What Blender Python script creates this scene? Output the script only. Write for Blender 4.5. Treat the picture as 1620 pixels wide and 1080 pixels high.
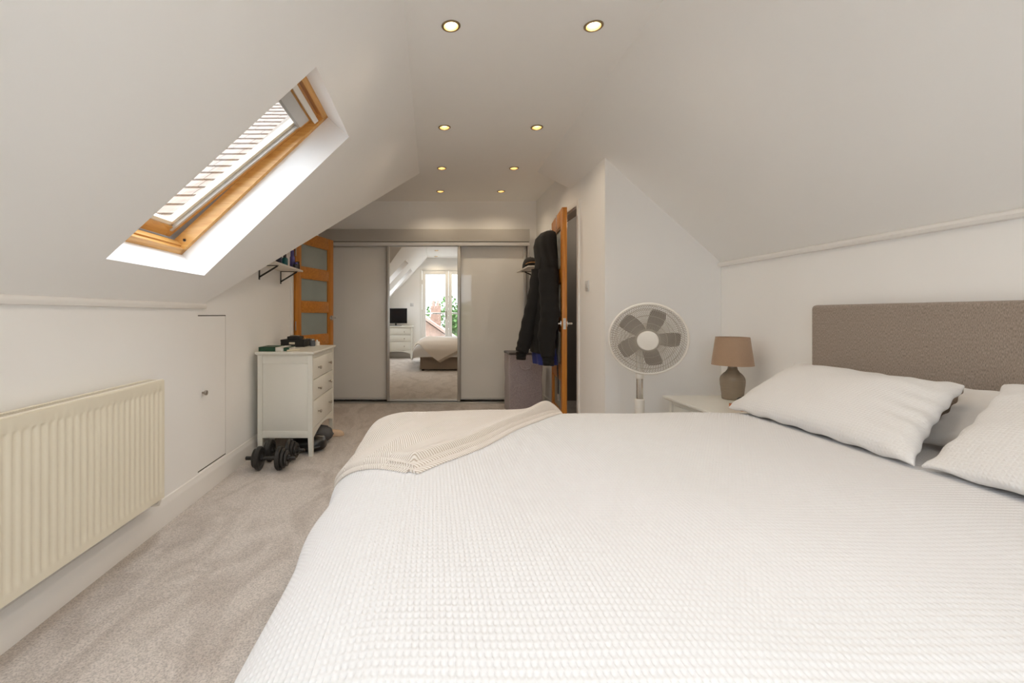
import bpy, bmesh, math, random
import numpy as np
from mathutils import Vector, Matrix
from mathutils.geometry import tessellate_polygon

random.seed(7)
sc = bpy.context.scene
for o in list(bpy.data.objects):
    bpy.data.objects.remove(o, do_unlink=True)
C = sc.collection

# ------------------------------------------------------------------ camera
CAMH = 1.085
cam_d = bpy.data.cameras.new('camera')
cam_d.sensor_width = 36.0
cam_d.lens = 730.0 / 1620.0 * 36.0
cam_d.shift_x = 126.0 / 1620.0
cam_d.shift_y = -43.0 / 1620.0
cam_d.clip_start = 0.02
cam = bpy.data.objects.new('camera', cam_d)
cam.location = (0, 0, CAMH)
cam.rotation_euler = (math.pi / 2, 0, 0)
C.objects.link(cam)
sc.camera = cam

# ------------------------------------------------------------------ world / light / exposure
SKY = 14.0       # zenith radiance of an overcast sky
world = bpy.data.worlds.new('sky')
sc.world = world
world.use_nodes = True
wn = world.node_tree
wn.nodes.clear()
wo = wn.nodes.new('ShaderNodeOutputWorld')
wb = wn.nodes.new('ShaderNodeBackground')
wc = wn.nodes.new('ShaderNodeTexCoord')
wz = wn.nodes.new('ShaderNodeTexNoise')
wz.inputs['Scale'].default_value = 2.2
wz.inputs['Detail'].default_value = 5
wr = wn.nodes.new('ShaderNodeValToRGB')
wr.color_ramp.elements[0].position = 0.35
wr.color_ramp.elements[0].color = (0.78, 0.885, 1.0, 1)
wr.color_ramp.elements[1].position = 0.6
wr.color_ramp.elements[1].color = (0.90, 0.955, 1.0, 1)
wn.links.new(wc.outputs['Generated'], wz.inputs['Vector'])
wn.links.new(wz.outputs['Fac'], wr.inputs['Fac'])
wn.links.new(wr.outputs['Color'], wb.inputs['Color'])
# overcast luminance distribution: L = Lz (1 + 2 sin(elevation)) / 3
ws = wn.nodes.new('ShaderNodeSeparateXYZ')
wn.links.new(wc.outputs['Generated'], ws.inputs['Vector'])
wm = wn.nodes.new('ShaderNodeMath'); wm.operation = 'MAXIMUM'; wm.inputs[1].default_value = 0.0
wn.links.new(ws.outputs['Z'], wm.inputs[0])
wm2 = wn.nodes.new('ShaderNodeMath'); wm2.operation = 'MULTIPLY_ADD'
wm2.inputs[1].default_value = 2.0 * SKY / 3.0
wm2.inputs[2].default_value = SKY / 3.0
wn.links.new(wm.outputs[0], wm2.inputs[0])
wn.links.new(wm2.outputs[0], wb.inputs['Strength'])
wn.links.new(wb.outputs['Background'], wo.inputs['Surface'])

sc.view_settings.view_transform = 'Standard'
sc.view_settings.look = 'None'
sc.view_settings.gamma = 1.0
sc.view_settings.use_curve_mapping = False
sc.view_settings.exposure = -0.52
sc.cycles.max_bounces = 16
sc.cycles.diffuse_bounces = 10
sc.cycles.glossy_bounces = 6
sc.cycles.transmission_bounces = 8
sc.cycles.transparent_max_bounces = 16
sc.cycles.caustics_reflective = False
sc.cycles.caustics_refractive = False


# ------------------------------------------------------------------ geometry helpers
class G:
    def __init__(self):
        self.v = []
        self.f = []

    def add(self, vs, fs, M=None):
        n = len(self.v)
        for p in vs:
            p = Vector(p)
            if M is not None:
                p = M @ p
            self.v.append(p)
        for f in fs:
            self.f.append(tuple(i + n for i in f))
        return self

    def frombm(self, bm, M=None):
        bm.verts.ensure_lookup_table()
        bm.verts.index_update()
        self.add([v.co.copy() for v in bm.verts], [[v.index for v in f.verts] for f in bm.faces], M)
        bm.free()
        return self

    def box(self, x0, x1, y0, y1, z0, z1, b=0.0, seg=2, M=None):
        bm = bmesh.new()
        bmesh.ops.create_cube(bm, size=1.0)
        for v in bm.verts:
            v.co = Vector(((x0 + x1) / 2 + v.co.x * (x1 - x0), (y0 + y1) / 2 + v.co.y * (y1 - y0), (z0 + z1) / 2 + v.co.z * (z1 - z0)))
        if b > 0:
            bmesh.ops.bevel(bm, geom=list(bm.edges), offset=b, segments=seg, profile=0.5, affect='EDGES')
        return self.frombm(bm, M)

    def loft(self, rings, cap0=True, cap1=True, closed=True, M=None):
        n = len(rings[0])
        vs = [p for r in rings for p in r]
        fs = []
        for i in range(len(rings) - 1):
            for j in range(n if closed else n - 1):
                k = (j + 1) % n
                fs.append((i * n + j, i * n + k, (i + 1) * n + k, (i + 1) * n + j))
        if cap0:
            fs.append(tuple(range(n))[::-1])
        if cap1:
            fs.append(tuple((len(rings) - 1) * n + j for j in range(n)))
        return self.add(vs, fs, M)

    def lathe(self, prof, n=28, M=None, cap0=True, cap1=True):
        rings = [[Vector((r * math.cos(2 * math.pi * j / n), r * math.sin(2 * math.pi * j / n), z)) for j in range(n)] for r, z in prof]
        return self.loft(rings, cap0, cap1, True, M)

    def cyl(self, p0, p1, r0, r1=None, n=20):
        p0, p1 = Vector(p0), Vector(p1)
        r1 = r0 if r1 is None else r1
        d = p1 - p0
        M = Matrix.Translation(p0) @ d.to_track_quat('Z', 'Y').to_matrix().to_4x4()
        return self.lathe([(r0, 0), (r1, d.length)], n, M)

    def tube(self, pts, r, n=8, cap=True, closed=False):
        pts = [Vector(p) for p in pts]
        rr = r if isinstance(r, (list, tuple)) else [r] * len(pts)
        rings = []
        t0 = None
        up = None
        N = len(pts)
        for i, p in enumerate(pts):
            if closed:
                t = (pts[(i + 1) % N] - pts[i - 1]).normalized()
            else:
                t = (pts[min(i + 1, N - 1)] - pts[max(i - 1, 0)]).normalized()
            if up is None:
                a = Vector((0, 0, 1)) if abs(t.z) < 0.9 else Vector((1, 0, 0))
                up = (a - t * a.dot(t)).normalized()
            else:
                up = (up - t * up.dot(t)).normalized()
            s = t.cross(up)
            rings.append([p + (up * math.cos(2 * math.pi * j / n) + s * math.sin(2 * math.pi * j / n)) * rr[i] for j in range(n)])
        if closed:
            rings.append(rings[0])
            return self.loft(rings, False, False)
        return self.loft(rings, cap, cap)

    def prism(self, poly, off):
        off = Vector(off)
        a = [Vector(p) for p in poly]
        return self.loft([a, [p + off for p in a]])

    def poly(self, outer, holes=()):
        """planar polygon (3D points) with holes"""
        loops = [[Vector(p) for p in outer]] + [[Vector(p) for p in h] for h in holes]
        tris = tessellate_polygon(loops)
        flat = [p for l in loops for p in l]
        return self.add(flat, [tuple(t) for t in tris])

    def obj(self, name, mat, parent=None, smooth=True, angle=35, recalc=True):
        me = bpy.data.meshes.new(name)
        pts = [Vector(p) for p in self.v]
        if parent is not None:
            inv = world_of(parent).inverted()
            org = Vector((0, 0, 0))
            pts = [inv @ p for p in pts]
        else:
            lo = Vector([min(p[i] for p in pts) for i in range(3)])
            hi = Vector([max(p[i] for p in pts) for i in range(3)])
            org = Vector(((lo.x + hi.x) / 2, (lo.y + hi.y) / 2, lo.z))
            pts = [p - org for p in pts]
        me.from_pydata([tuple(p) for p in pts], [], self.f)
        if recalc:
            bm = bmesh.new()
            bm.from_mesh(me)
            bmesh.ops.remove_doubles(bm, verts=bm.verts, dist=1e-6)
            bmesh.ops.recalc_face_normals(bm, faces=bm.faces)
            bm.to_mesh(me)
            bm.free()
        return finish(name, me, mat, parent, org, smooth, angle)


def finish(name, me, mat, parent, org, smooth, angle=35):
    if mat is not None:
        me.materials.append(mat)
    if smooth:
        me.polygons.foreach_set('use_smooth', [True] * len(me.polygons))
        me.set_sharp_from_angle(angle=math.radians(angle))
    o = bpy.data.objects.new(name, me)
    C.objects.link(o)
    o.location = org
    if parent is not None:
        o.parent = parent
    return o


def world_of(o):
    M = Matrix.LocRotScale(o.location, o.rotation_euler, o.scale)
    return M if o.parent is None else world_of(o.parent) @ M


def grid_obj(name, P, mat, parent=None, uv=None, smooth=True, thick=None):
    """P: (n,m,3) numpy array -> grid mesh; thick: add a lower skin offset by vectors (n,m,3)"""
    n, m, _ = P.shape
    org = Vector((0, 0, 0))
    Q = P.reshape(-1, 3).astype(float)
    idx = np.arange(n * m).reshape(n, m)
    quads = np.stack([idx[:-1, :-1], idx[1:, :-1], idx[1:, 1:], idx[:-1, 1:]], -1).reshape(-1, 4)
    uvv = None
    if uv is not None:
        uvv = uv.reshape(-1, 2)
    if thick is not None:
        Q = np.concatenate([Q, (P + thick).reshape(-1, 3)])
        q2 = quads[:, ::-1] + n * m
        edge = np.concatenate([idx[0, :], idx[1:, -1], idx[-1, -2::-1], idx[-2:0:-1, 0]])
        nx = np.roll(edge, -1)
        sk = np.stack([edge, nx, nx + n * m, edge + n * m], -1)
        quads = np.concatenate([quads, q2, sk])
        if uvv is not None:
            uvv = np.concatenate([uvv, uvv])
    if parent is not None:
        inv = np.array(world_of(parent).inverted())
        Q = Q @ inv[:3, :3].T + inv[:3, 3]
    else:
        lo, hi = Q.min(0), Q.max(0)
        org = Vector(((lo[0] + hi[0]) / 2, (lo[1] + hi[1]) / 2, lo[2]))
        Q = Q - np.array(org)
    me = bpy.data.meshes.new(name)
    me.vertices.add(len(Q))
    me.vertices.foreach_set('co', Q.ravel())
    k = len(quads)
    me.loops.add(k * 4)
    me.loops.foreach_set('vertex_index', quads.ravel().astype(np.int32))
    me.polygons.add(k)
    me.polygons.foreach_set('loop_start', np.arange(0, k * 4, 4, dtype=np.int32))
    me.update(calc_edges=True)
    if uvv is not None:
        l = me.uv_layers.new(name='UVMap')
        l.data.foreach_set('uv', uvv[quads.ravel()].ravel().astype(np.float32))
    me.validate()
    return finish(name, me, mat, parent, org, smooth, 60)


def thing(name, label, cat, loc=(0, 0, 0), rotz=0.0, group=None):
    o = bpy.data.objects.new(name, None)
    o.empty_display_size = 0.1
    C.objects.link(o)
    o.location = loc
    o.rotation_euler = (0, 0, rotz)
    o['label'] = label
    o['category'] = cat
    if group:
        o['group'] = group
    return o


def tag(o, label, cat, group=None):
    o['label'] = label
    o['category'] = cat
    if group:
        o['group'] = group
    return o


def struct(o, label=None):
    o['kind'] = 'structure'
    if label:
        o['label'] = label
    return o


def struct_root(name, loc, label=None):
    o = bpy.data.objects.new(name, None)
    o.empty_display_size = 0.1
    C.objects.link(o)
    o.location = loc
    return struct(o, label)


def copy_tree(o, parent=None):
    c = o.copy()
    C.objects.link(c)
    if parent is not None:
        c.parent = parent
    for ch in [x for x in bpy.data.objects if x.parent == o]:
        copy_tree(ch, c)
    return c


# ------------------------------------------------------------------ materials
def mat(name, col, rough=0.5, metal=0.0, var=0.0, vscale=8.0, bump=0.0, bscale=200.0, spec=0.5, coat=0.0, sheen=0.0, stretch=None, trans=0.0, emit=None, estr=0.0):
    m = bpy.data.materials.new(name)
    m.use_nodes = True
    nt = m.node_tree
    b = nt.nodes['Principled BSDF']
    b.inputs['Base Color'].default_value = (*col, 1)
    b.inputs['Roughness'].default_value = rough
    b.inputs['Metallic'].default_value = metal
    b.inputs['Specular IOR Level'].default_value = spec
    b.inputs['Coat Weight'].default_value = coat
    b.inputs['Sheen Weight'].default_value = sheen
    b.inputs['Transmission Weight'].default_value = trans
    if emit:
        b.inputs['Emission Color'].default_value = (*emit, 1)
        b.inputs['Emission Strength'].default_value = estr
    tc = nt.nodes.new('ShaderNodeTexCoord')
    src = tc.outputs['Object']
    if stretch:
        mp = nt.nodes.new('ShaderNodeMapping')
        mp.inputs['Scale'].default_value = stretch
        nt.links.new(src, mp.inputs['Vector'])
        src = mp.outputs['Vector']
    if var > 0:
        nz = nt.nodes.new('ShaderNodeTexNoise')
        nz.inputs['Scale'].default_value = vscale
        nz.inputs['Detail'].default_value = 6
        nt.links.new(src, nz.inputs['Vector'])
        rp = nt.nodes.new('ShaderNodeValToRGB')
        rp.color_ramp.elements[0].position = 0.3
        rp.color_ramp.elements[1].position = 0.7
        rp.color_ramp.elements[0].color = (*[c * (1 - var) for c in col], 1)
        rp.color_ramp.elements[1].color = (*[min(1, c * (1 + var)) for c in col], 1)
        nt.links.new(nz.outputs['Fac'], rp.inputs['Fac'])
        nt.links.new(rp.outputs['Color'], b.inputs['Base Color'])
    if bump > 0:
        nb = nt.nodes.new('ShaderNodeTexNoise')
        nb.inputs['Scale'].default_value = bscale
        nb.inputs['Detail'].default_value = 3
        nt.links.new(src, nb.inputs['Vector'])
        bp = nt.nodes.new('ShaderNodeBump')
        bp.inputs['Strength'].default_value = bump
        bp.inputs['Distance'].default_value = 0.004
        nt.links.new(nb.outputs['Fac'], bp.inputs['Height'])
        nt.links.new(bp.outputs['Normal'], b.inputs['Normal'])
    return m


def wood(name, col, dark, axis='z', rough=0.35, scale=1.0):
    m = mat(name, col, rough)
    nt = m.node_tree
    b = nt.nodes['Principled BSDF']
    tc = nt.nodes.new('ShaderNodeTexCoord')
    mp = nt.nodes.new('ShaderNodeMapping')
    s = {'x': (1.2, 22, 22), 'y': (22, 1.2, 22), 'z': (22, 22, 1.2)}[axis]
    mp.inputs['Scale'].default_value = [a * scale for a in s]
    nz = nt.nodes.new('ShaderNodeTexNoise')
    nz.inputs['Scale'].default_value = 2.0
    nz.inputs['Detail'].default_value = 8
    nz.inputs['Distortion'].default_value = 1.2
    rp = nt.nodes.new('ShaderNodeValToRGB')
    rp.color_ramp.elements[0].position = 0.32
    rp.color_ramp.elements[0].color = (*dark, 1)
    rp.color_ramp.elements[1].position = 0.62
    rp.color_ramp.elements[1].color = (*col, 1)
    nt.links.new(tc.outputs['Object'], mp.inputs['Vector'])
    nt.links.new(mp.outputs['Vector'], nz.inputs['Vector'])
    nt.links.new(nz.outputs['Fac'], rp.inputs['Fac'])
    nt.links.new(rp.outputs['Color'], b.inputs['Base Color'])
    return m


def glass_mat(name, tint=(1, 1, 1)):
    """thin architectural glass: fresnel mix of clear transparency and a mirror reflection"""
    m = bpy.data.materials.new(name)
    m.use_nodes = True
    nt = m.node_tree
    nt.nodes.clear()
    out = nt.nodes.new('ShaderNodeOutputMaterial')
    mix = nt.nodes.new('ShaderNodeMixShader')
    fr = nt.nodes.new('ShaderNodeFresnel')
    ge = nt.nodes.new('ShaderNodeNewGeometry')
    io = nt.nodes.new('ShaderNodeMath')          # both faces of the thin pane reflect like air-to-glass
    io.operation = 'MULTIPLY_ADD'
    io.inputs[1].default_value = 1 / 1.45 - 1.45
    io.inputs[2].default_value = 1.45
    nt.links.new(ge.outputs['Backfacing'], io.inputs[0])
    nt.links.new(io.outputs[0], fr.inputs['IOR'])
    tr = nt.nodes.new('ShaderNodeBsdfTransparent')
    tr.inputs['Color'].default_value = (*tint, 1)
    gl = nt.nodes.new('ShaderNodeBsdfGlossy')
    gl.inputs['Roughness'].default_value = 0.0
    nt.links.new(fr.outputs['Fac'], mix.inputs['Fac'])
    nt.links.new(tr.outputs['BSDF'], mix.inputs[1])
    nt.links.new(gl.outputs['BSDF'], mix.inputs[2])
    nt.links.new(mix.outputs['Shader'], out.inputs['Surface'])
    return m


WALL = mat('wall_paint', (0.89, 0.883, 0.868), 0.75, var=0.012, vscale=1.5, bump=0.04, bscale=350)
CEIL = mat('ceiling_paint', (0.89, 0.883, 0.868), 0.8, var=0.01, vscale=1.2)
TRIM = mat('trim_gloss_paint', (0.83, 0.81, 0.78), 0.35)
REVEAL = mat('reveal_paint', (0.86, 0.86, 0.86), 0.6)
RAD = mat('radiator_enamel', (0.80, 0.745, 0.61), 0.3)
DARKGAP = mat('dark_gap', (0.05, 0.045, 0.04), 0.8)
OAK = wood('oak_veneer', (0.58, 0.23, 0.030), (0.42, 0.145, 0.014), 'z', 0.35)
OAKX = wood('oak_rail', (0.58, 0.23, 0.030), (0.42, 0.145, 0.014), 'x', 0.35)
PINE = wood('pine_lacquer', (0.74, 0.42, 0.13), (0.62, 0.30, 0.075), 'x', 0.3)
PINEY = wood('pine_lacquer_cross', (0.74, 0.42, 0.13), (0.60, 0.29, 0.07), 'y', 0.3)
GLASS = glass_mat('clear_glass')
FROST = mat('frosted_glass', (0.30, 0.34, 0.32), 0.22, var=0.06, vscale=3, spec=0.6)
PANEL = mat('back_painted_glass', (0.74, 0.73, 0.70), 0.03, spec=0.6)
MIRROR = mat('mirror_silver', (0.93, 0.93, 0.91), 0.0, metal=1.0)
ALU = mat('brushed_aluminium', (0.50, 0.49, 0.47), 0.35, metal=0.85, var=0.04, vscale=30, stretch=(1, 1, 40))
ALUL = mat('pale_aluminium', (0.62, 0.61, 0.59), 0.4, metal=0.4)
HEADER = mat('header_laminate', (0.40, 0.38, 0.35), 0.45)
CHROME = mat('chrome', (0.78, 0.77, 0.75), 0.12, metal=1.0)
NICKEL = mat('brushed_nickel', (0.42, 0.38, 0.33), 0.3, metal=1.0)
BRASS = mat('antique_brass', (0.36, 0.27, 0.16), 0.35, metal=1.0)
REFL = mat('lamp_reflector', (0.85, 0.72, 0.45), 0.25, metal=0.6)
WHITE_FURN = mat('white_furniture_lacquer', (0.78, 0.77, 0.71), 0.35, var=0.01)
BLACKM = mat('black_powder_coat', (0.015, 0.014, 0.014), 0.5)
IRON = mat('cast_iron', (0.022, 0.021, 0.020), 0.42, bump=0.25, bscale=160)
LEATHER = mat('black_leather', (0.012, 0.012, 0.013), 0.28, bump=0.3, bscale=140)
GREYCLOTH = mat('grey_canvas', (0.085, 0.085, 0.09), 0.8, bump=0.3, bscale=300)
PLASTICW = mat('white_plastic', (0.80, 0.765, 0.70), 0.4)
PLUG = mat('switch_plastic', (0.66, 0.66, 0.66), 0.3)


def fabric(name, col, rough=0.9, scale=900.0, bump=0.3, col2=None, vx=(1, 1, 1), sheen=0.2):
    m = mat(name, col, rough, sheen=sheen)
    nt = m.node_tree
    b = nt.nodes['Principled BSDF']
    tc = nt.nodes.new('ShaderNodeTexCoord')
    mp = nt.nodes.new('ShaderNodeMapping')
    mp.inputs['Scale'].default_value = vx
    nz = nt.nodes.new('ShaderNodeTexNoise')
    nz.inputs['Scale'].default_value = scale
    nz.inputs['Detail'].default_value = 3
    rp = nt.nodes.new('ShaderNodeValToRGB')
    c2 = col2 or tuple(c * 0.72 for c in col)
    rp.color_ramp.elements[0].position = 0.35
    rp.color_ramp.elements[0].color = (*c2, 1)
    rp.color_ramp.elements[1].position = 0.65
    rp.color_ramp.elements[1].color = (*col, 1)
    bp = nt.nodes.new('ShaderNodeBump')
    bp.inputs['Strength'].default_value = bump
    bp.inputs['Distance'].default_value = 0.002
    nt.links.new(tc.outputs['Object'], mp.inputs['Vector'])
    nt.links.new(mp.outputs['Vector'], nz.inputs['Vector'])
    nt.links.new(nz.outputs['Fac'], rp.inputs['Fac'])
    nt.links.new(rp.outputs['Color'], b.inputs['Base Color'])
    nt.links.new(nz.outputs['Fac'], bp.inputs['Height'])
    nt.links.new(bp.outputs['Normal'], b.inputs['Normal'])
    return m


HEADB = fabric('taupe_weave', (0.41, 0.335, 0.28), 0.9, 210, 0.6, (0.20, 0.16, 0.13), (1, 2.6, 0.5))
DIVAN = fabric('divan_weave', (0.36, 0.29, 0.23), 0.9, 260, 0.4, (0.27, 0.215, 0.17))
HAMPER = fabric('grey_hamper_cloth', (0.44, 0.38, 0.39), 0.95, 120, 0.5, (0.31, 0.268, 0.276))
HOODIE = fabric('black_jersey', (0.010, 0.009, 0.009), 0.95, 220, 0.3, (0.006, 0.0055, 0.0055), sheen=0.02)
BLUE = fabric('royal_blue_cotton', (0.02, 0.03, 0.20), 0.9, 220, 0.3, (0.012, 0.02, 0.14), sheen=0.1)
SHADE = fabric('lampshade_cloth', (0.44, 0.30, 0.20), 0.85, 300, 0.2, (0.40, 0.27, 0.18))
SHEET = fabric('white_cotton', (0.76, 0.745, 0.73), 0.9, 400, 0.15, (0.73, 0.715, 0.70))
WAFFLE = mat('waffle_duvet_cotton', (0.655, 0.65, 0.655), 0.85, sheen=0.1)


def waffle_bump_mat():
    m = mat('waffle_pillow_cotton', (0.72, 0.71, 0.705), 0.9, sheen=0.1)
    nt = m.node_tree
    b = nt.nodes['Principled BSDF']
    tc = nt.nodes.new('ShaderNodeTexCoord')
    sp = nt.nodes.new('ShaderNodeSeparateXYZ')
    nt.links.new(tc.outputs['UV'], sp.inputs['Vector'])
    outs = []
    for ax, per in (('X', 0.0130), ('Y', 0.0095)):
        mu = nt.nodes.new('ShaderNodeMath')
        mu.operation = 'MULTIPLY'
        mu.inputs[1].default_value = 2 * math.pi / per
        si = nt.nodes.new('ShaderNodeMath')
        si.operation = 'COSINE'
        nt.links.new(sp.outputs[ax], mu.inputs[0])
        nt.links.new(mu.outputs[0], si.inputs[0])
        outs.append(si.outputs[0])
    mx = nt.nodes.new('ShaderNodeMath')
    mx.operation = 'MAXIMUM'
    nt.links.new(outs[0], mx.inputs[0])
    nt.links.new(outs[1], mx.inputs[1])
    bp = nt.nodes.new('ShaderNodeBump')
    bp.inputs['Strength'].default_value = 0.35
    bp.inputs['Distance'].default_value = 0.002
    nt.links.new(mx.outputs[0], bp.inputs['Height'])
    nt.links.new(bp.outputs['Normal'], b.inputs['Normal'])
    return m


PILLOW = waffle_bump_mat()


def throw_mat():
    m = mat('herringbone_wool', (0.7, 0.62, 0.54), 0.95, sheen=0.3)
    nt = m.node_tree
    b = nt.nodes['Principled BSDF']
    tc = nt.nodes.new('ShaderNodeTexCoord')
    sp = nt.nodes.new('ShaderNodeSeparateXYZ')
    nt.links.new(tc.outputs['UV'], sp.inputs['Vector'])

    def math_(op, a, bb=None):
        n = nt.nodes.new('ShaderNodeMath')
        n.operation = op
        for i, x in enumerate((a, bb)):
            if x is None:
                continue
            if isinstance(x, (int, float)):
                n.inputs[i].default_value = x
            else:
                nt.links.new(x, n.inputs[i])
        return n.outputs[0]
    # zigzag: v + |saw(u)| -> fine ribs
    u = sp.outputs['X']
    v = sp.outputs['Y']
    zig = math_('PINGPONG', u, 0.16)
    ph = math_('ADD', v, math_('MULTIPLY', zig, 0.9))
    rib = math_('SINE', math_('MULTIPLY', ph, 2 * math.pi / 0.0120))
    rp = nt.nodes.new('ShaderNodeValToRGB')
    rp.color_ramp.elements[0].position = 0.10
    rp.color_ramp.elements[0].color = (0.46, 0.385, 0.31, 1)
    rp.color_ramp.elements[1].position = 0.50
    rp.color_ramp.elements[1].color = (0.765, 0.715, 0.665, 1)
    sc01 = math_('ADD', math_('MULTIPLY', rib, 0.5), 0.5)
    nt.links.new(sc01, rp.inputs['Fac'])
    nt.links.new(rp.outputs['Color'], b.inputs['Base Color'])
    bp = nt.nodes.new('ShaderNodeBump')
    bp.inputs['Strength'].default_value = 0.35
    bp.inputs['Distance'].default_value = 0.002
    nt.links.new(rib, bp.inputs['Height'])
    nt.links.new(bp.outputs['Normal'], b.inputs['Normal'])
    return m


THROW = throw_mat()
FRINGE = fabric('wool_fringe', (0.62, 0.54, 0.45), 0.95, 300, 0.3)


def carpet_mat():
    m = mat('carpet_pile', (0.46, 0.42, 0.385), 1.0, sheen=0.3)
    nt = m.node_tree
    b = nt.nodes['Principled BSDF']
    tc = nt.nodes.new('ShaderNodeTexCoord')

    def noise(scale, detail, dist=0.0, st=None):
        nz = nt.nodes.new('ShaderNodeTexNoise')
        nz.inputs['Scale'].default_value = scale
        nz.inputs['Detail'].default_value = detail
        nz.inputs['Distortion'].default_value = dist
        if st:
            mp = nt.nodes.new('ShaderNodeMapping')
            mp.inputs['Scale'].default_value = st
            mp.inputs['Rotation'].default_value = (0, 0, 0.25)
            nt.links.new(tc.outputs['Object'], mp.inputs['Vector'])
            nt.links.new(mp.outputs['Vector'], nz.inputs['Vector'])
        else:
            nt.links.new(tc.outputs['Object'], nz.inputs['Vector'])
        return nz.outputs['Fac']
    big = noise(2.9, 7, 1.4, (1.7, 0.75, 1))
    fine = noise(170, 4)
    r1 = nt.nodes.new('ShaderNodeValToRGB')
    r1.color_ramp.elements[0].position = 0.36
    r1.color_ramp.elements[0].color = (0.53, 0.465, 0.415, 1)
    r1.color_ramp.elements[1].position = 0.55
    r1.color_ramp.elements[1].color = (0.67, 0.605, 0.555, 1)
    nt.links.new(big, r1.inputs['Fac'])
    r2 = nt.nodes.new('ShaderNodeValToRGB')
    r2.color_ramp.elements[0].position = 0.32
    r2.color_ramp.elements[0].color = (0.60, 0.60, 0.60, 1)
    r2.color_ramp.elements[1].position = 0.62
    r2.color_ramp.elements[1].color = (1, 1, 1, 1)
    nt.links.new(fine, r2.inputs['Fac'])
    mx = nt.nodes.new('ShaderNodeMix')
    mx.data_type = 'RGBA'
    mx.blend_type = 'MULTIPLY'
    mx.inputs[0].default_value = 1.0
    nt.links.new(r1.outputs['Color'], mx.inputs[6])
    nt.links.new(r2.outputs['Color'], mx.inputs[7])
    nt.links.new(mx.outputs[2], b.inputs['Base Color'])
    bp = nt.nodes.new('ShaderNodeBump')
    bp.inputs['Strength'].default_value = 0.8
    bp.inputs['Distance'].default_value = 0.006
    nt.links.new(fine, bp.inputs['Height'])
    nt.links.new(bp.outputs['Normal'], b.inputs['Normal'])
    return m


CARPET = carpet_mat()

# ------------------------------------------------------------------ room dimensions
XL, XR, XD = -1.39, 2.19, 1.31        # left wall, headboard wall, door wall
YG, YB, YF = -0.35, 5.80, 3.50        # gable behind camera, back wall, alcove (fan) wall
ZC = 2.507
XE, XF = -0.13, 1.048                 # ceiling edges of the left and right slopes
ZL, ZR = 1.15, 1.479
TL = (ZC - ZL) / (XE - XL)            # left pitch
YV0, YV1 = 2.81, 4.655                # left slope ends along a valley


def zl(x):
    return ZL + TL * (x - XL)


def zr(x):
    return ZC - 0.9 * (x - XF)


# floor
g = G()
g.box(-2.3, 2.5, YG - 0.12, YB + 0.1, -0.12, 0.0)
struct(g.obj('floor', CARPET, smooth=False), 'pale grey-beige carpet with brushed darker patches')

# openings
D2 = (4.57, 5.31, 1.945)              # oak door opening in left wall
D3 = (4.14, 4.925, 2.06)              # oak door opening in door wall
DG = (-0.31, 1.13, 2.24)              # french door opening in gable
HA = (2.735, 3.103, 0.145, 1.080)     # eaves hatch

g = G()
g.poly([(XL, YG, 0), (XL, YG, ZL), (XL, YV0, ZL), (XL, YV1, ZC), (XL, YB, ZC), (XL, YB, 0),
        (XL, D2[1], 0), (XL, D2[1], D2[2]), (XL, D2[0], D2[2]), (XL, D2[0], 0)],
       [[(XL, HA[0], HA[2]), (XL, HA[1], HA[2]), (XL, HA[1], HA[3]), (XL, HA[0], HA[3])]])
struct(g.obj('wall_left', WALL, smooth=False, recalc=False))

g = G()
g.poly([(XR, YG, 0), (XR, YF, 0), (XR, YF, ZR), (XR, YG, ZR)])
struct(g.obj('wall_right', WALL, smooth=False, recalc=False))
g = G()
g.poly([(XD, YF, 0), (XR, YF, 0), (XR, YF, ZR), (XD, YF, zr(XD))])
struct(g.obj('wall_alcove', WALL, smooth=False, recalc=False))
g = G()
g.poly([(XD, YF, 0), (XD, YF, zr(XD)), (XD, 4.37, zr(XD)), (XD, 4.37, ZC), (XD, YB, ZC), (XD, YB, 0),
        (XD, D3[1], 0), (XD, D3[1], D3[2]), (XD, D3[0], D3[2]), (XD, D3[0], 0)])
struct(g.obj('wall_passage', WALL, smooth=False, recalc=False))
g = G()
g.poly([(XL, YB, 0), (XD, YB, 0), (XD, YB, ZC), (XL, YB, ZC)])
struct(g.obj('wall_back', WALL, smooth=False, recalc=False))
g = G()
g.poly([(XL, YG, 0), (XL, YG, ZL), (XE, YG, ZC), (XF, YG, ZC), (XR, YG, ZR), (XR, YG, 0),
        (DG[1], YG, 0), (DG[1], YG, DG[2]), (DG[0], YG, DG[2]), (DG[0], YG, 0)])
struct(g.obj('wall_front', WALL, smooth=False, recalc=False))

# dark landing behind the right oak door
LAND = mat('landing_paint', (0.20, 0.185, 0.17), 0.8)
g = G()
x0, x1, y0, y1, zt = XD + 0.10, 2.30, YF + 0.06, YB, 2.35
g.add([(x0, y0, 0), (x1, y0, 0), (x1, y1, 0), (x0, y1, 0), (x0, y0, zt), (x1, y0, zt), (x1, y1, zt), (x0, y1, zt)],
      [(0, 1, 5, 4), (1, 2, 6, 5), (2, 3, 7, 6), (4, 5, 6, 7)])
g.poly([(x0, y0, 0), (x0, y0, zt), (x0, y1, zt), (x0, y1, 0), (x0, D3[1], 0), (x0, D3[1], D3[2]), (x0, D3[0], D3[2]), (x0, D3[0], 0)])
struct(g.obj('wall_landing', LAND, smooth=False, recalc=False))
g = G()
g.box(2.28, 2.30, YF + 0.07, YB - 0.01, 1.35, 1.40)
struct(g.obj('trim_landing', TRIM, smooth=False))
ll = bpy.data.lights.new('landing_fill', 'POINT')  # added unseen fill light, lifts the landing out of black
ll.energy = 14.0
ll.color = (1.0, 0.85, 0.68)
ll.shadow_soft_size = 0.08
lo = bpy.data.objects.new('landing_fill', ll)
lo.location = (1.9, 5.2, 2.2)
C.objects.link(lo)
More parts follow.
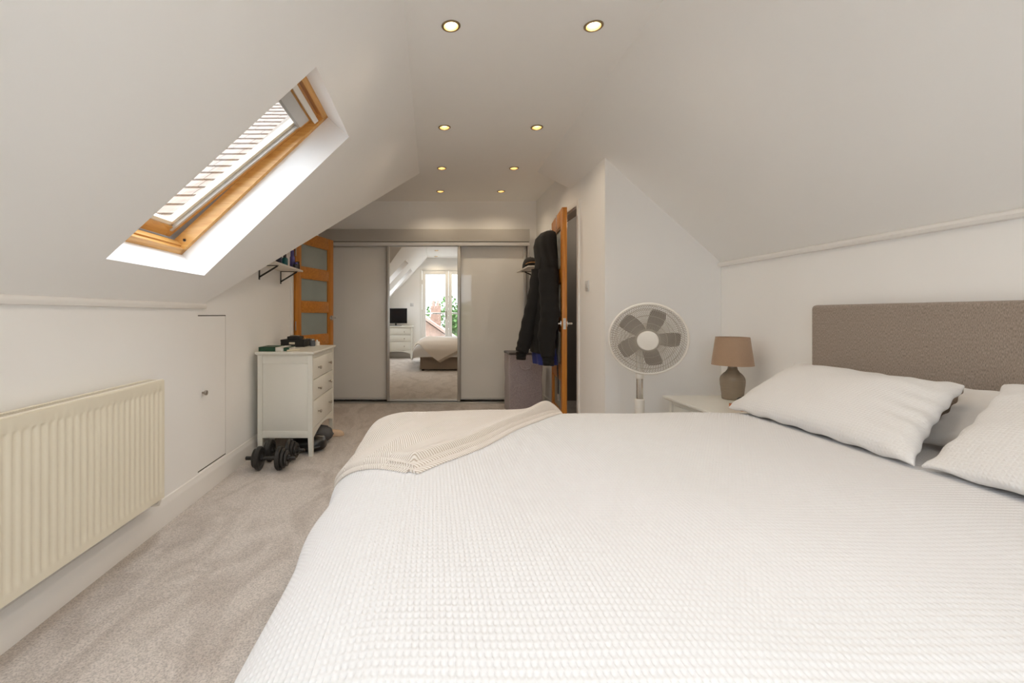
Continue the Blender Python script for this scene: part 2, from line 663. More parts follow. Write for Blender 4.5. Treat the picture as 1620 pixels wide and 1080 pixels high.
# eaves cupboard behind the left oak door
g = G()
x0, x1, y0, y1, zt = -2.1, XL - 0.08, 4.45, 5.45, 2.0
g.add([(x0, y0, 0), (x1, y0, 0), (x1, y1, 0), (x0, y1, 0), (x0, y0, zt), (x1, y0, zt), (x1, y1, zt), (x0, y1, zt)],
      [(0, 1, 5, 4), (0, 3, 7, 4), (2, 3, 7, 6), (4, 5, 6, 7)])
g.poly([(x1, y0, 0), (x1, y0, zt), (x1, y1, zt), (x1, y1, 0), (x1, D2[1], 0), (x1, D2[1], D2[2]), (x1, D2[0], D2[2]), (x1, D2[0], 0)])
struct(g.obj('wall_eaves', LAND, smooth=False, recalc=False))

# ------------------------------------------------------------------ skylights (frame of reference on the left slope)
U = Vector((0.766, 0.165, 0.766 * TL))
LU = U.length
UH = U.normalized()
VH = Vector((0, 1, 0))
WV = 0.764
NH = UH.cross(VH).normalized()
NH = Vector((-TL, 0, 1)).normalized()
SKY_O = Vector((-1.253, 1.770, zl(-1.253)))   # near-bottom corner of the opening
SKY_DY = (0.0, -1.74)


def sky_pt(s, w, d, dy=0.0):
    return SKY_O + UH * s + VH * w + NH * d + Vector((0, dy, 0))


# slopes and ceiling
g = G()
holes = []
for dy in SKY_DY:
    holes.append([sky_pt(0, 0, 0, dy), sky_pt(LU, 0, 0, dy), sky_pt(LU, WV, 0, dy), sky_pt(0, WV, 0, dy)])
g.poly([(XL, YG, ZL), (XL, YV0, ZL), (XE, YV1, ZC), (XE, YG, ZC)], holes)
struct(g.obj('ceiling_left', CEIL, smooth=False, recalc=False), 'sloping white ceiling on the skylight side')
g = G()
g.poly([(XL, YV0, ZL), (XL, YV1, ZC), (XE, YV1, ZC)])
struct(g.obj('ceiling_valley', CEIL, smooth=False, recalc=False))
g = G()
g.poly([(XF, YG, ZC), (XR, YG, ZR), (XR, YF, ZR), (XD, YF, zr(XD)), (XD, 4.37, zr(XD)), (XF, 4.61, ZC)])
struct(g.obj('ceiling_right', CEIL, smooth=False, recalc=False), 'sloping white ceiling above the headboard')
g = G()
g.poly([(XF, 4.61, ZC), (XD, 4.37, zr(XD)), (XD, 4.37, ZC)])
struct(g.obj('ceiling_cheek', CEIL, smooth=False, recalc=False))
LIGHTS = [(x, y) for y in (5.335, 4.49, 3.51, 2.275, 1.05, 0.0) for x in (0.092, 0.795)]
g = G()
hl = []
for (x, y) in LIGHTS:
    hl.append([(x + 0.036 * math.cos(k * math.pi / 8), y + 0.036 * math.sin(k * math.pi / 8), ZC) for k in range(16)])
g.poly([(XE, YG, ZC), (XF, YG, ZC), (XF, 4.61, ZC), (XD, 4.37, ZC), (XD, YB, ZC), (XL, YB, ZC), (XL, YV1, ZC), (XE, YV1, ZC)], hl)
struct(g.obj('ceiling', CEIL, smooth=False, recalc=False))


def sky_box(g, s0, s1, w0, w1, d0, d1, dy, rot=None):
    vs = []
    for d in (d0, d1):
        for (s, w) in ((s0, w0), (s1, w0), (s1, w1), (s0, w1)):
            p = sky_pt(s, w, d, dy)
            vs.append(p if rot is None else rot @ p)
    g.add(vs, [(0, 3, 2, 1), (4, 5, 6, 7), (0, 1, 5, 4), (1, 2, 6, 5), (2, 3, 7, 6), (3, 0, 4, 7)])


def make_skylight(n, dy, label):
    root = struct_root('window_%d' % n, sky_pt(0, 0, 0, dy), label)
    RV = 0.18
    g = G()
    for (a, b) in (((0, 0), (LU, 0)), ((LU, 0), (LU, WV)), ((LU, WV), (0, WV)), ((0, WV), (0, 0))):
        g.add([sky_pt(a[0], a[1], 0, dy), sky_pt(b[0], b[1], 0, dy), sky_pt(b[0], b[1], RV, dy), sky_pt(a[0], a[1], RV, dy)], [(0, 1, 2, 3)])
    g.obj('reveal', REVEAL, root, smooth=False, recalc=False)
    T = 0.030
    F1 = 0.242
    for nm, (a, b, c, d), m in (('jamb', (0, LU, WV - T, WV + 0.004), PINE), ('jamb', (0, LU, -0.004, T), PINE),
                                ('sill', (-0.004, T + 0.006, 0, WV), PINEY), ('head', (LU - T, LU + 0.004, 0, WV), PINEY)):
        g = G()
        sky_box(g, a, b, c, d, RV - 0.012, F1, dy)
        g.obj(nm, m, root, smooth=False)
    # sill step
    g = G()
    sky_box(g, T, T + 0.014, T, WV - T, RV + 0.012, F1 - 0.012, dy)
    g.obj('sill_step', PINEY, root, smooth=False)
    # dark outer flashing upstand around the frame
    for (a, b, c, d) in ((0.006, LU - 0.006, WV - 0.018, WV + 0.006), (0.006, LU - 0.006, -0.006, 0.018), (-0.006, 0.020, 0, WV), (LU - 0.018, LU + 0.006, 0, WV)):
        g = G()
        sky_box(g, a, b, c, d, F1 - 0.002, 0.325, dy)
        g.obj('flashing', FLASH, root, smooth=False)
    # pivoting sash, bottom pushed outwards
    piv = sky_pt(LU / 2, 0, 0.262, dy)
    R = Matrix.Translation(piv) @ Matrix.Rotation(math.radians(3.6), 4, VH) @ Matrix.Translation(-piv)
    i0 = T + 0.006
    B = 0.052
    sash = None
    for (a, b, c, d), m in (((i0, LU - i0, WV - i0 - B, WV - i0), PINE), ((i0, LU - i0, i0, i0 + B), PINE),
                            ((i0, i0 + B + 0.012, i0 + B, WV - i0 - B), PINEY), ((LU - i0 - B - 0.02, LU - i0, i0 + B, WV - i0 - B), PINEY)):
        g = G()
        sky_box(g, a, b, c, d, 0.235, 0.292, dy, R)
        g.obj('sash_rail', m, root, smooth=False)
    # inner bead and white blind guides
    j = i0 + B
    for (a, b, c, d) in ((j, LU - j - 0.05, WV - j - 0.034, WV - j), (j, LU - j - 0.05, j, j + 0.034), (j + 0.012, j + 0.034, j, WV - j)):
        g = G()
        sky_box(g, a, b, c, d, 0.245, 0.275, dy, R)
        g.obj('glazing_bead', LITBEAD, root, smooth=False)
    for (a, b, c, d) in ((j - 0.012, LU - j - 0.02, WV - j - 0.006, WV - j + 0.012), (j - 0.012, LU - j - 0.02, j - 0.012, j + 0.006)):
        g = G()
        sky_box(g, a, b, c, d, 0.228, 0.248, dy, R)
        g.obj('blind_guide', ALUL, root, smooth=False)
    g = G()
    sky_box(g, j - 0.005, LU - j + 0.005, j - 0.005, WV - j + 0.005, 0.262, 0.268, dy, R)
    g.obj('pane', GLASS, root, smooth=False)
    g = G()
    sky_box(g, LU - j - 0.075, LU - j - 0.01, j - 0.006, WV - j + 0.006, 0.220, 0.258, dy, R)
    g.obj('blind_cassette', ALUL, root, smooth=False)
    g = G()
    sky_box(g, LU - j - 0.088, LU - j - 0.072, j + 0.004, WV - j - 0.004, 0.224, 0.242, dy, R)
    g.obj('blind_bar', ALU, root, smooth=False)
    # control bar on the top of the sash
    g = G()
    sky_box(g, LU - i0 - 0.05, LU - i0 - 0.022, i0 + 0.02, WV - i0 - 0.02, 0.196, 0.218, dy, R)
    g.obj('control_bar', PLASTICW, root, smooth=False)
    for w in (0.12, WV - 0.12):
        g = G()
        sky_box(g, LU - i0 - 0.045, LU - i0 - 0.028, w - 0.02, w + 0.02, 0.216, 0.238, dy, R)
        g.obj('bar_bracket', PLASTICW, root, smooth=False)
    # bolt on the far jamb
    p = sky_pt(0.075, WV - T - 0.002, RV + 0.022, dy)
    g = G()
    g.cyl(p, p + Vector((0, 0.006, 0)), 0.010)
    g.obj('bolt_rim', CHROME, root)
    g = G()
    g.cyl(p - Vector((0, 0.003, 0)), p, 0.006)
    g.obj('bolt', BLACKM, root)
    return root


FLASH = mat('grey_flashing', (0.22, 0.21, 0.20), 0.6)
LITBEAD = mat('overlit_pine_bead', (0.84, 0.74, 0.58), 0.4)  # pine bead with overexposing daylight painted in as pale cream
make_skylight(1, 0.0, 'pine-framed roof window with a white reveal, sash tilted open')
make_skylight(2, SKY_DY[1], 'second pine-framed roof window beside the french doors, seen in the mirror')

# ------------------------------------------------------------------ trims and baseboards
def quarter(y0, y1, x, z0, z1, out):
    g = G()
    pr = [(0, z1), (out * 0.55, z1 - 0.001), (out * 0.9, z1 - (z1 - z0) * 0.25), (out, z0 + (z1 - z0) * 0.45), (out * 0.8, z0 + 0.002), (0, z0)]
    g.loft([[Vector((x + a, y, z)) for a, z in pr] for y in (y0, y1)])
    return g


struct(quarter(YG, YV0 - 0.005, XL, 1.117, ZL, 0.022).obj('trim_1', TRIM), 'white moulding where the left wall meets the slope')
struct(quarter(YG, YF, XR, 1.442, ZR, -0.030).obj('trim_2', TRIM), 'white moulding where the headboard wall meets the slope')


def baseboard(name, p0, p1, nrm, h=0.137, t=0.017):
    p0, p1, n = Vector(p0), Vector(p1), Vector(nrm)
    pr = [(0, 0), (t, 0), (t, h * 0.72), (t * 0.85, h * 0.80), (t * 0.45, h * 0.90), (t * 0.35, h * 0.97), (0, h)]
    g = G()
    g.loft([[p + n * a + Vector((0, 0, z)) for a, z in pr] for p in (p0, p1)])
    struct(g.obj(name, TRIM, angle=25))


baseboard('baseboard_left', (XL, YG, 0), (XL, D2[0] - 0.07, 0), (1, 0, 0))
baseboard('baseboard_right', (XR, YG, 0), (XR, YF, 0), (-1, 0, 0))
baseboard('baseboard_alcove', (XD, YF, 0), (XR, YF, 0), (0, -1, 0))
baseboard('baseboard_passage', (XD, YF, 0), (XD, D3[0] - 0.07, 0), (-1, 0, 0))
baseboard('baseboard_corner', (XD, D3[1] + 0.07, 0), (XD, YB, 0), (-1, 0, 0))
baseboard('baseboard_front', (XL, YG, 0), (DG[0], YG, 0), (0, 1, 0))
baseboard('baseboard_gable', (DG[1], YG, 0), (XR, YG, 0), (0, 1, 0))

# ------------------------------------------------------------------ eaves hatch
r = struct_root('door_1', (XL, HA[0], HA[2]), 'small flush white eaves hatch in the left wall')
g = G()
for (y0, z0), (y1, z1) in (((HA[0], HA[2]), (HA[1], HA[2])), ((HA[1], HA[2]), (HA[1], HA[3])), ((HA[1], HA[3]), (HA[0], HA[3])), ((HA[0], HA[3]), (HA[0], HA[2]))):
    g.add([(XL, y0, z0), (XL, y1, z1), (XL - 0.06, y1, z1), (XL - 0.06, y0, z0)], [(0, 1, 2, 3)])
g.add([(XL - 0.06, HA[0], HA[2]), (XL - 0.06, HA[1], HA[2]), (XL - 0.06, HA[1], HA[3]), (XL - 0.06, HA[0], HA[3])], [(0, 1, 2, 3)])
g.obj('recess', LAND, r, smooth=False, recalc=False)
g = G()
g.box(XL - 0.03, XL - 0.001, HA[0] + 0.0012, HA[1], HA[2] + 0.006, HA[3] - 0.006, 0.0005, 1)
g.obj('panel', WALL, r)
g = G()
M = Matrix.Translation((XL - 0.001, 2.79, 0.611)) @ Matrix.Rotation(math.pi / 2, 4, 'Y')
g.lathe([(0.006, 0), (0.006, 0.012), (0.013, 0.016), (0.016, 0.022), (0.014, 0.029), (0.006, 0.032)], 20, M)
g.obj('knob', NICKEL, r)
for (z0, z1) in ((HA[3] - 0.006, HA[3] - 0.0005), (HA[2] + 0.0005, HA[2] + 0.006)):
    g = G()
    g.box(XL - 0.02, XL - 0.006, HA[0] + 0.004, HA[1] - 0.004, z0, z1)
    g.obj('painted_shadow', DARKGAP, r, smooth=False)  # dark strip paints in the shade of the slot


# ------------------------------------------------------------------ oak doors
def architrave(root, x, y0, y1, z, side, w=0.065, t=0.018):
    """side: +1 the room lies towards +x"""
    a, b = (x, x + t) if side > 0 else (x - t, x)
    for (ya, yb, za, zb) in ((y0 - w, y0, 0, z + w), (y1, y1 + w, 0, z + w), (y0, y1, z, z + w)):
        g = G()
        g.box(a, b, ya, yb, za, zb, 0.004, 2)
        g.obj('architrave', TRIM, root)
    # lining of the opening
    a, b = (x - 0.10, x) if side > 0 else (x, x + 0.10)
    for (ya, yb, za, zb) in ((y0, y0 + 0.012, 0, z), (y1 - 0.012, y1, 0, z), (y0 + 0.012, y1 - 0.012, z - 0.012, z)):
        g = G()
        g.box(a, b, ya, yb, za, zb)
        g.obj('lining', TRIM, root, smooth=False)


def oak_leaf(root, hinge, free, z0, z1, panes, lever_side, zh, T=0.044, stile=(0.10, 0.10)):
    h, f = Vector((*hinge, 0)), Vector((*free, 0))
    W = (f - h).length
    e = (f - h).normalized()
    n = Vector((-e.y, e.x, 0))
    M = Matrix(((e.x, n.x, 0, h.x), (e.y, n.y, 0, h.y), (0, 0, 1, 0), (0, 0, 0, 1)))
    s0, s1 = stile
    for (a, b) in ((0, s0), (W - s1, W)):
        g = G()
        g.box(a, b, -T / 2, T / 2, z0, z1, 0.003, 2, M)
        g.obj('stile', OAK, root)
    zs = [z0] + [z for p in panes for z in p] + [z1]
    for i in range(0, len(zs), 2):
        g = G()
        g.box(s0, W - s1, -T / 2, T / 2, zs[i], zs[i + 1], 0.003, 2, M)
        g.obj('rail', OAKX, root)
    for (a, b) in panes:
        g = G()
        g.box(s0 - 0.004, W - s1 + 0.004, -0.004, 0.004, a - 0.004, b + 0.004, 0, 1, M)
        g.obj('pane', FROST, root)
        for sd in (-1, 1):     # glazing beads
            for (xa, xb, za, zb) in ((s0, s0 + 0.012, a, b), (W - s1 - 0.012, W - s1, a, b), (s0 + 0.012, W - s1 - 0.012, a, a + 0.012), (s0 + 0.012, W - s1 - 0.012, b - 0.012, b)):
                g = G()
                ya, yb = sorted((sd * 0.004, sd * 0.016))
                g.box(xa, xb, ya, yb, za, zb, 0, 1, M)
                g.obj('bead', OAK, root, smooth=False)
    for sd in (-1, 1):
        g = G()
        ya, yb = sorted((sd * T / 2, sd * (T / 2 + 0.009)))
        g.box(W - s1 / 2 - 0.026, W - s1 / 2 + 0.026, ya, yb, zh - 0.026, zh + 0.026, 0.003, 2, M)
        pts = [M @ Vector((W - s1 / 2, sd * (T / 2 + 0.006), zh)), M @ Vector((W - s1 / 2, sd * (T / 2 + 0.05), zh)),
               M @ Vector((W - s1 / 2 - 0.015, sd * (T / 2 + 0.058), zh)), M @ Vector((W - s1 / 2 - 0.12, sd * (T / 2 + 0.056), zh))]
        g.tube(pts, 0.0095, 10)
        g.obj('lever_handle', CHROME, root)
    g = G()
    g.box(W - 0.001, W + 0.002, -0.012, 0.012, zh - 0.05, zh + 0.05, 0, 1, M)
    g.obj('latch_plate', CHROME, root)
    for z in (z0 + 0.22, (z0 + z1) / 2, z1 - 0.22):
        g = G()
        g.cyl(M @ Vector((-0.006, -T / 2 * lever_side, z - 0.045)), M @ Vector((-0.006, -T / 2 * lever_side, z + 0.045)), 0.006, n=10)
        g.obj('hinge', NICKEL, root)
    return M


r2 = struct_root('door_2', (XL, D2[0], 0), 'open oak door with frosted panes standing by the sliding wardrobe')
architrave(r2, XL, D2[0], D2[1], D2[2], 1, w=0.06)
oak_leaf(r2, (-1.368, 4.575), (-1.150, 5.285), 0.012, 1.928, [(0.17, 0.42), (0.51, 0.76), (0.859, 1.113), (1.212, 1.462), (1.561, 1.813)], 1, 1.045, T=0.040, stile=(0.085, 0.105))
r3 = struct_root('door_3', (XD, D3[1], 0), 'oak door ajar with clothes hanging on it')
architrave(r3, XD, D3[0], D3[1], D3[2], -1, w=0.05)
DM = oak_leaf(r3, (1.288, 4.90), (1.188, 4.146), 0.012, 2.048, [(0.17, 0.48), (0.60, 0.93), (1.05, 1.38), (1.50, 1.90)], -1, 1.0)

# ------------------------------------------------------------------ french doors in the gable
UPVC = mat('white_door_paint', (0.82, 0.81, 0.78), 0.35)
r4 = struct_root('door_4', (DG[0], YG, 0), 'white glazed french doors in the gable wall, seen in the mirror')
ya, yb = YG - 0.09, YG + 0.012
for (xa, xb, za, zb) in ((DG[0], DG[0] + 0.05, 0, DG[2]), (DG[1] - 0.05, DG[1], 0, DG[2]), (DG[0] + 0.05, DG[1] - 0.05, DG[2] - 0.05, DG[2])):
    g = G()
    g.box(xa, xb, ya, yb, za, zb, 0.004, 2)
    g.obj('frame', UPVC, r4)
mid = (DG[0] + DG[1]) / 2
for (xa, xb) in ((DG[0] + 0.054, mid - 0.002), (mid + 0.002, DG[1] - 0.054)):
    zt0, zt1 = 0.02, DG[2] - 0.054
    for (a, b, c, d) in ((xa, xa + 0.085, zt0, zt1), (xb - 0.085, xb, zt0, zt1), (xa + 0.085, xb - 0.085, zt0, zt0 + 0.20), (xa + 0.085, xb - 0.085, zt1 - 0.09, zt1)):
        g = G()
        g.box(a, b, YG - 0.06, YG - 0.005, c, d, 0.004, 2)
        g.obj('leaf_rail', UPVC, r4)
    g = G()
    g.box(xa + 0.08, xb - 0.08, YG - 0.036, YG - 0.030, zt0 + 0.19, zt1 - 0.085)
    g.obj('pane', GLASS, r4, smooth=False)
g = G()
g.box(mid - 0.075, mid - 0.045, YG - 0.005, YG + 0.006, 0.96, 1.16, 0.003, 2)
g.tube([(mid - 0.06, YG + 0.004, 1.09), (mid - 0.06, YG + 0.05, 1.09), (mid - 0.18, YG + 0.052, 1.09)], 0.009, 10)
g.obj('lever_handle', CHROME, r4)
for z in (0.4, 1.1, 1.9):
    g = G()
    g.cyl((DG[0] + 0.052, YG + 0.014, z - 0.05), (DG[0] + 0.052, YG + 0.014, z + 0.05), 0.008, n=10)
    g.obj('hinge', UPVC, r4)

# ------------------------------------------------------------------ sliding wardrobe
w = thing('sliding_wardrobe', 'built-in sliding wardrobe with grey glass doors around a central mirror door', 'wardrobe', (0, 5.7, 0))
g = G(); g.box(XL + 0.001, 1.186, 5.625, 5.799, 1.972, 2.124, 0.002, 1); hd = g.obj('header_panel', HEADER, w)
for px in (612, 725, 831):
    g = G()
    X = (px - 684) / 730 * 5.62
    g.cyl((X, 5.622, 2.004), (X, 5.6255, 2.004), 0.006, n=10)
    g.obj('screw', NICKEL, hd)
g = G(); g.box(XL + 0.001, 1.186, 5.632, 5.799, 1.923, 1.967, 0.002, 1); g.obj('top_track', ALUL, w)
g = G(); g.box(XL + 0.02, 1.182, 5.650, 5.799, 1.9665, 1.9725); g.obj('painted_shadow', DARKGAP, w, smooth=False)  # dark filler, colours in the shade between header and track
g = G(); g.box(XL + 0.001, 1.186, 5.605, 5.799, 0.0, 0.012, 0.002, 1); g.obj('bottom_track', ALU, w)
g = G(); g.box(1.168, 1.186, 5.655, 5.799, 0.012, 1.923); g.obj('end_post', ALU, w, smooth=False)


def wdoor(x0, x1, y, m, name, zb):
    g = G(); g.box(x0 + 0.02, x1 - 0.02, y, y + 0.008, zb + 0.02, 1.915); d = g.obj(name, m, w, smooth=False)
    for (a, b) in ((x0, x0 + 0.036), (x1 - 0.036, x1)):
        g = G(); g.box(a, b, y - 0.012, y + 0.02, zb, 1.925, 0.004, 2); g.obj('stile', ALU, d)
    g = G(); g.box(x0 + 0.036, x1 - 0.036, y - 0.004, y + 0.016, zb, zb + 0.028, 0.002, 1); g.obj('bottom_rail', ALUL, d)
    g = G(); g.box(x0 + 0.036, x1 - 0.036, y - 0.003, y + 0.016, 1.912, 1.925); g.obj('top_rail', ALU, d)


wdoor(-1.37, -0.535, 5.71, PANEL, 'glass_door', 0.032)
wdoor(-0.560, 0.343, 5.665, MIRROR, 'mirror_door', 0.018)
wdoor(0.318, 1.165, 5.71, PANEL, 'glass_door', 0.032)

# ------------------------------------------------------------------ downlights
LAMP = mat('lamp_glow', (1, 0.9, 0.7), 0.4, emit=(1.0, 0.80, 0.50), estr=14.0)
ROWN = {5.335: 'nearest the wardrobe', 4.49: 'second from the wardrobe', 3.51: 'third from the wardrobe', 2.275: 'fourth from the wardrobe', 1.05: 'fifth from the wardrobe, seen in the mirror', 0.0: 'over the french doors, seen in the mirror'}
first = None
for (x, y) in LIGHTS:
    lab = 'recessed brass downlight of the %s row, %s' % ('skylight-side' if x < 0.4 else 'headboard-side', ROWN[y])
    if first is None:
        t = thing('downlight', lab, 'ceiling light', (x, y, ZC), 0, 'recessed downlights in the ceiling')
        M = Matrix.Translation((x, y, ZC))
        g = G(); g.lathe([(0.036, -0.001), (0.047, -0.001), (0.047, -0.003), (0.044, -0.006), (0.036, -0.005)], 32, M, False, False)
        g.loft([[p for p in g.v[-32:]], [p for p in g.v[0:32]]], False, False)
        g.obj('bezel', BRASS, t)
        g = G(); g.lathe([(0.0365, -0.003), (0.035, 0.01), (0.030, 0.030)], 32, M, False, False); g.obj('reflector', REFL, t)
        g = G(); g.lathe([(0.030, 0.030), (0.025, 0.022), (0.012, 0.017), (0.001, 0.016)], 32, M, False, True); g.obj('lamp', LAMP, t)
        first = t
    else:
        t = copy_tree(first)
        t.location = (x, y, ZC)
        t['label'] = lab
    ld = bpy.data.lights.new('downlight_glow', 'SPOT')
    ld.energy = 15.0
    ld.color = (1.0, 0.82, 0.60)
    ld.spot_size = math.radians(145)
    ld.spot_blend = 0.8
    ld.shadow_soft_size = 0.02
    lo = bpy.data.objects.new('downlight_glow', ld)
    lo.location = (x, y, ZC - 0.008)
    C.objects.link(lo)

# ------------------------------------------------------------------ radiator
rad = thing('radiator', 'cream ribbed panel radiator on the left wall under the skylight', 'radiator', (-1.33, 1.5, 0.2))
RY0, RY1, RZ0, RZ1, RX = 0.76, 2.222, 0.205, 0.768, -1.290


def rad_panel(xf, sign, name):
    pitch = 0.0345
    ys = np.arange(RY0, RY1 + 1e-6, pitch / 8)
    zs = np.concatenate([[RZ0, RZ0 + 0.022, RZ0 + 0.028, RZ0 + 0.036, RZ0 + 0.046, RZ0 + 0.06], np.linspace(RZ0 + 0.08, RZ1 - 0.075, 6), [RZ1 - 0.062, RZ1 - 0.054, RZ1 - 0.047, RZ1 - 0.042, RZ1 - 0.002, RZ1]])
    Y, Z = np.meshgrid(ys, zs, indexing='ij')
    ph = ((RY1 - Y) / pitch) % 1.0
    rib = np.clip((np.abs(ph - 0.5) - 0.17) / 0.14, 0, 1)      # 1 = groove, 0 = rib face
    inner = np.clip((Z - (RZ0 + 0.026)) / 0.022, 0, 1) * np.clip(((RZ1 - 0.042) - Z) / 0.012, 0, 1)
    endm = np.clip((RY1 - Y - 0.018) / 0.006, 0, 1) * np.clip((Y - RY0 - 0.018) / 0.006, 0, 1)
    dep = -0.0050 * (1 - rib) * inner * endm
    dep = dep * -1.0
    X = xf + sign * (dep - 0.006 * inner * endm * 0.9)
    P = np.stack([X, Y, Z], -1)
    th = np.zeros_like(P)
    th[..., 0] = (xf - sign * 0.014) - X
    return grid_obj(name, P, RAD, rad, thick=th)


rad_panel(RX, 1, 'front_panel')
g = G(); g.box(-1.372, -1.362, RY0, RY1, RZ0, RZ1, 0.003, 1); g.obj('rear_panel', RAD, rad)
GR = mat('radiator_grille', (0.70, 0.64, 0.52), 0.4)
g = G()
g.box(RX - 0.020, RX - 0.002, RY0, RY1 - 0.001, RZ1 - 0.004, RZ1 + 0.006, 0.002, 1)
g.obj('top_rim', RAD, rad)
g = G()
g.box(-1.372, -1.357, RY0, RY1, RZ1 - 0.004, RZ1 + 0.005, 0.002, 1)
g.obj('top_rim', RAD, rad)
g = G()
n = int((RY1 - RY0) / 0.011)
for i in range(n):
    y = RY0 + 0.004 + i * (RY1 - RY0 - 0.008) / n
    g.box(-1.358, RX - 0.019, y, y + 0.004, RZ1 - 0.006, RZ1 + 0.003)
gr = g.obj('grille', GR, rad, smooth=False)
gr['kind'] = 'stuff'
g = G(); g.box(-1.362, RX - 0.014, RY1 - 0.006, RY1 + 0.0, RZ0 + 0.012, RZ1 + 0.004, 0.002, 1); g.obj('side_cover', RAD, rad)
# convector fins hidden between panels
g = G(); g.box(-1.355, RX - 0.022, RY0 + 0.03, RY1 - 0.03, RZ0 + 0.03, RZ1 - 0.03); g.obj('convector', GR, rad, smooth=False)
COPPER = mat('brass_valve', (0.62, 0.38, 0.16), 0.35, metal=0.7)
g = G()
g.cyl((-1.33, 2.212, 0.255), (-1.33, 2.252, 0.255), 0.011)
g.cyl((-1.33, 2.25, 0.225), (-1.33, 2.25, 0.285), 0.013)
g.obj('valve_body', CHROME, rad)
g = G(); g.cyl((-1.33, 2.25, 0.285), (-1.33, 2.25, 0.325), 0.012, 0.010); g.obj('valve_cap', COPPER, rad)
g = G(); g.tube([(-1.33, 2.25, 0.227), (-1.33, 2.25, 0.175), (-1.335, 2.25, 0.160), (-1.372, 2.25, 0.155)], 0.0085, 12); g.obj('pipe', PLASTICW, rad)
for y in (1.0, 2.0):
    g = G(); g.box(XL + 0.001, -1.370, y - 0.015, y + 0.015, 0.30, 0.68); g.obj('wall_bracket', RAD, rad, smooth=False)


# ------------------------------------------------------------------ bed
ZT = 0.575


def prof(pts):
    """arc-length parameterised (coord, drop) profile"""
    p = np.array(pts, float)
    # densify with catmull-like smoothing
    t = np.arange(len(p))
    tt = np.linspace(0, len(p) - 1, 200)
    def cr(a):
        out = []
        for q in tt:
            i = min(int(q), len(a) - 2)
            f = q - i
            p0, p1, p2, p3 = a[max(i - 1, 0)], a[i], a[i + 1], a[min(i + 2, len(a) - 1)]
            out.append(0.5 * ((2 * p1) + (-p0 + p2) * f + (2 * p0 - 5 * p1 + 4 * p2 - p3) * f * f + (-p0 + 3 * p1 - 3 * p2 + p3) * f ** 3))
        return np.array(out)
    c, d = cr(p[:, 0]), cr(p[:, 1])
    s = np.concatenate([[0], np.cumsum(np.hypot(np.diff(c), np.diff(d)))])
    return s, c, d


FOOT = prof([(0.02, 0), (-0.10, 0.006), (-0.20, 0.027), (-0.29, 0.070), (-0.347, 0.13), (-0.372, 0.19), (-0.385, 0.26), (-0.385, 0.315)])
FAR = prof([(2.30, 0), (2.40, 0.008), (2.47, 0.030), (2.53, 0.07), (2.568, 0.13), (2.583, 0.2), (2.588, 0.30)])
NEAR = prof([(0.70, 0), (0.60, 0.008), (0.53, 0.03), (0.47, 0.07), (0.432, 0.13), (0.417, 0.2), (0.412, 0.30)])


def duvet_surf(a, b):
    """unfolded coordinates a (x, negative beyond foot) and b (y) -> point arrays"""
    a = np.asarray(a, float)
    b = np.asarray(b, float)
    sa = np.maximum(0, 0.02 - a)
    over = np.maximum(0, sa - FOOT[0][-1])
    x = np.where(a > 0.02, a, np.interp(sa, FOOT[0], FOOT[1]))
    dx = np.where(a > 0.02, 0, np.interp(sa, FOOT[0], FOOT[2])) + over
    sb = np.maximum(0, b - 2.30)
    overb = np.maximum(0, sb - FAR[0][-1])
    sn = np.maximum(0, 0.70 - b)
    overn = np.maximum(0, sn - NEAR[0][-1])
    y = np.where(b > 2.30, np.interp(sb, FAR[0], FAR[1]), np.where(b < 0.70, np.interp(sn, NEAR[0], NEAR[1]), b))
    dy = np.where(b > 2.30, np.interp(sb, FAR[0], FAR[2]) + overb, np.where(b < 0.70, np.interp(sn, NEAR[0], NEAR[2]) + overn, 0))
    drop = (dx ** 2.3 + dy ** 2.3) ** (1 / 2.3)
    soft = 0.004 * np.sin(3.1 * x + 1.7 * y) + 0.003 * np.sin(7.3 * y - 2.2 * x + 1.0) + 0.0025 * np.sin(11.0 * x + 5.0 * y)
    hang = np.clip(drop / 0.15, 0, 1)
    ripple = 0.010 * hang * np.sin(9.0 * y + 2.0 * np.sin(4 * y)) * (dx > 0.02) * np.clip(1 - dy / 0.1, 0, 1)
    x = x + ripple - 0.05 * np.clip(dy / 0.3, 0, 1) * (dx > 0.05) * 0
    z = ZT - drop + soft * (1 - hang)
    return np.stack([x, y, z], -1)


def surf_normal(a, b):
    e = 0.004
    p = duvet_surf(a, b)
    da = duvet_surf(a + e, b) - duvet_surf(a - e, b)
    db = duvet_surf(a, b + e) - duvet_surf(a, b - e)
    n = np.cross(da, db)
    n /= np.linalg.norm(n, axis=-1, keepdims=True) + 1e-12
    return p, n


bed = thing('bed', 'upholstered divan bed with a taupe fabric headboard', 'bed', (1.0, 1.55, 0))
g = G(); g.box(2.105, 2.178, 0.625, 2.572, 0.02, 1.136, 0.022, 4); g.obj('headboard', HEADB, bed)
g = G(); g.box(-0.235, 2.10, 0.64, 2.46, 0.025, 0.31, 0.012, 3); g.obj('divan_base', DIVAN, bed)
g = G(); g.box(-0.215, 2.095, 0.65, 2.45, 0.31, 0.50, 0.04, 4); g.obj('mattress', SHEET, bed)
for (x, y) in ((-0.18, 0.70), (-0.18, 2.40), (2.04, 0.70), (2.04, 2.40)):
    g = G(); g.cyl((x, y, 0), (x, y, 0.03), 0.025); g.obj('foot', BLACKM, bed)

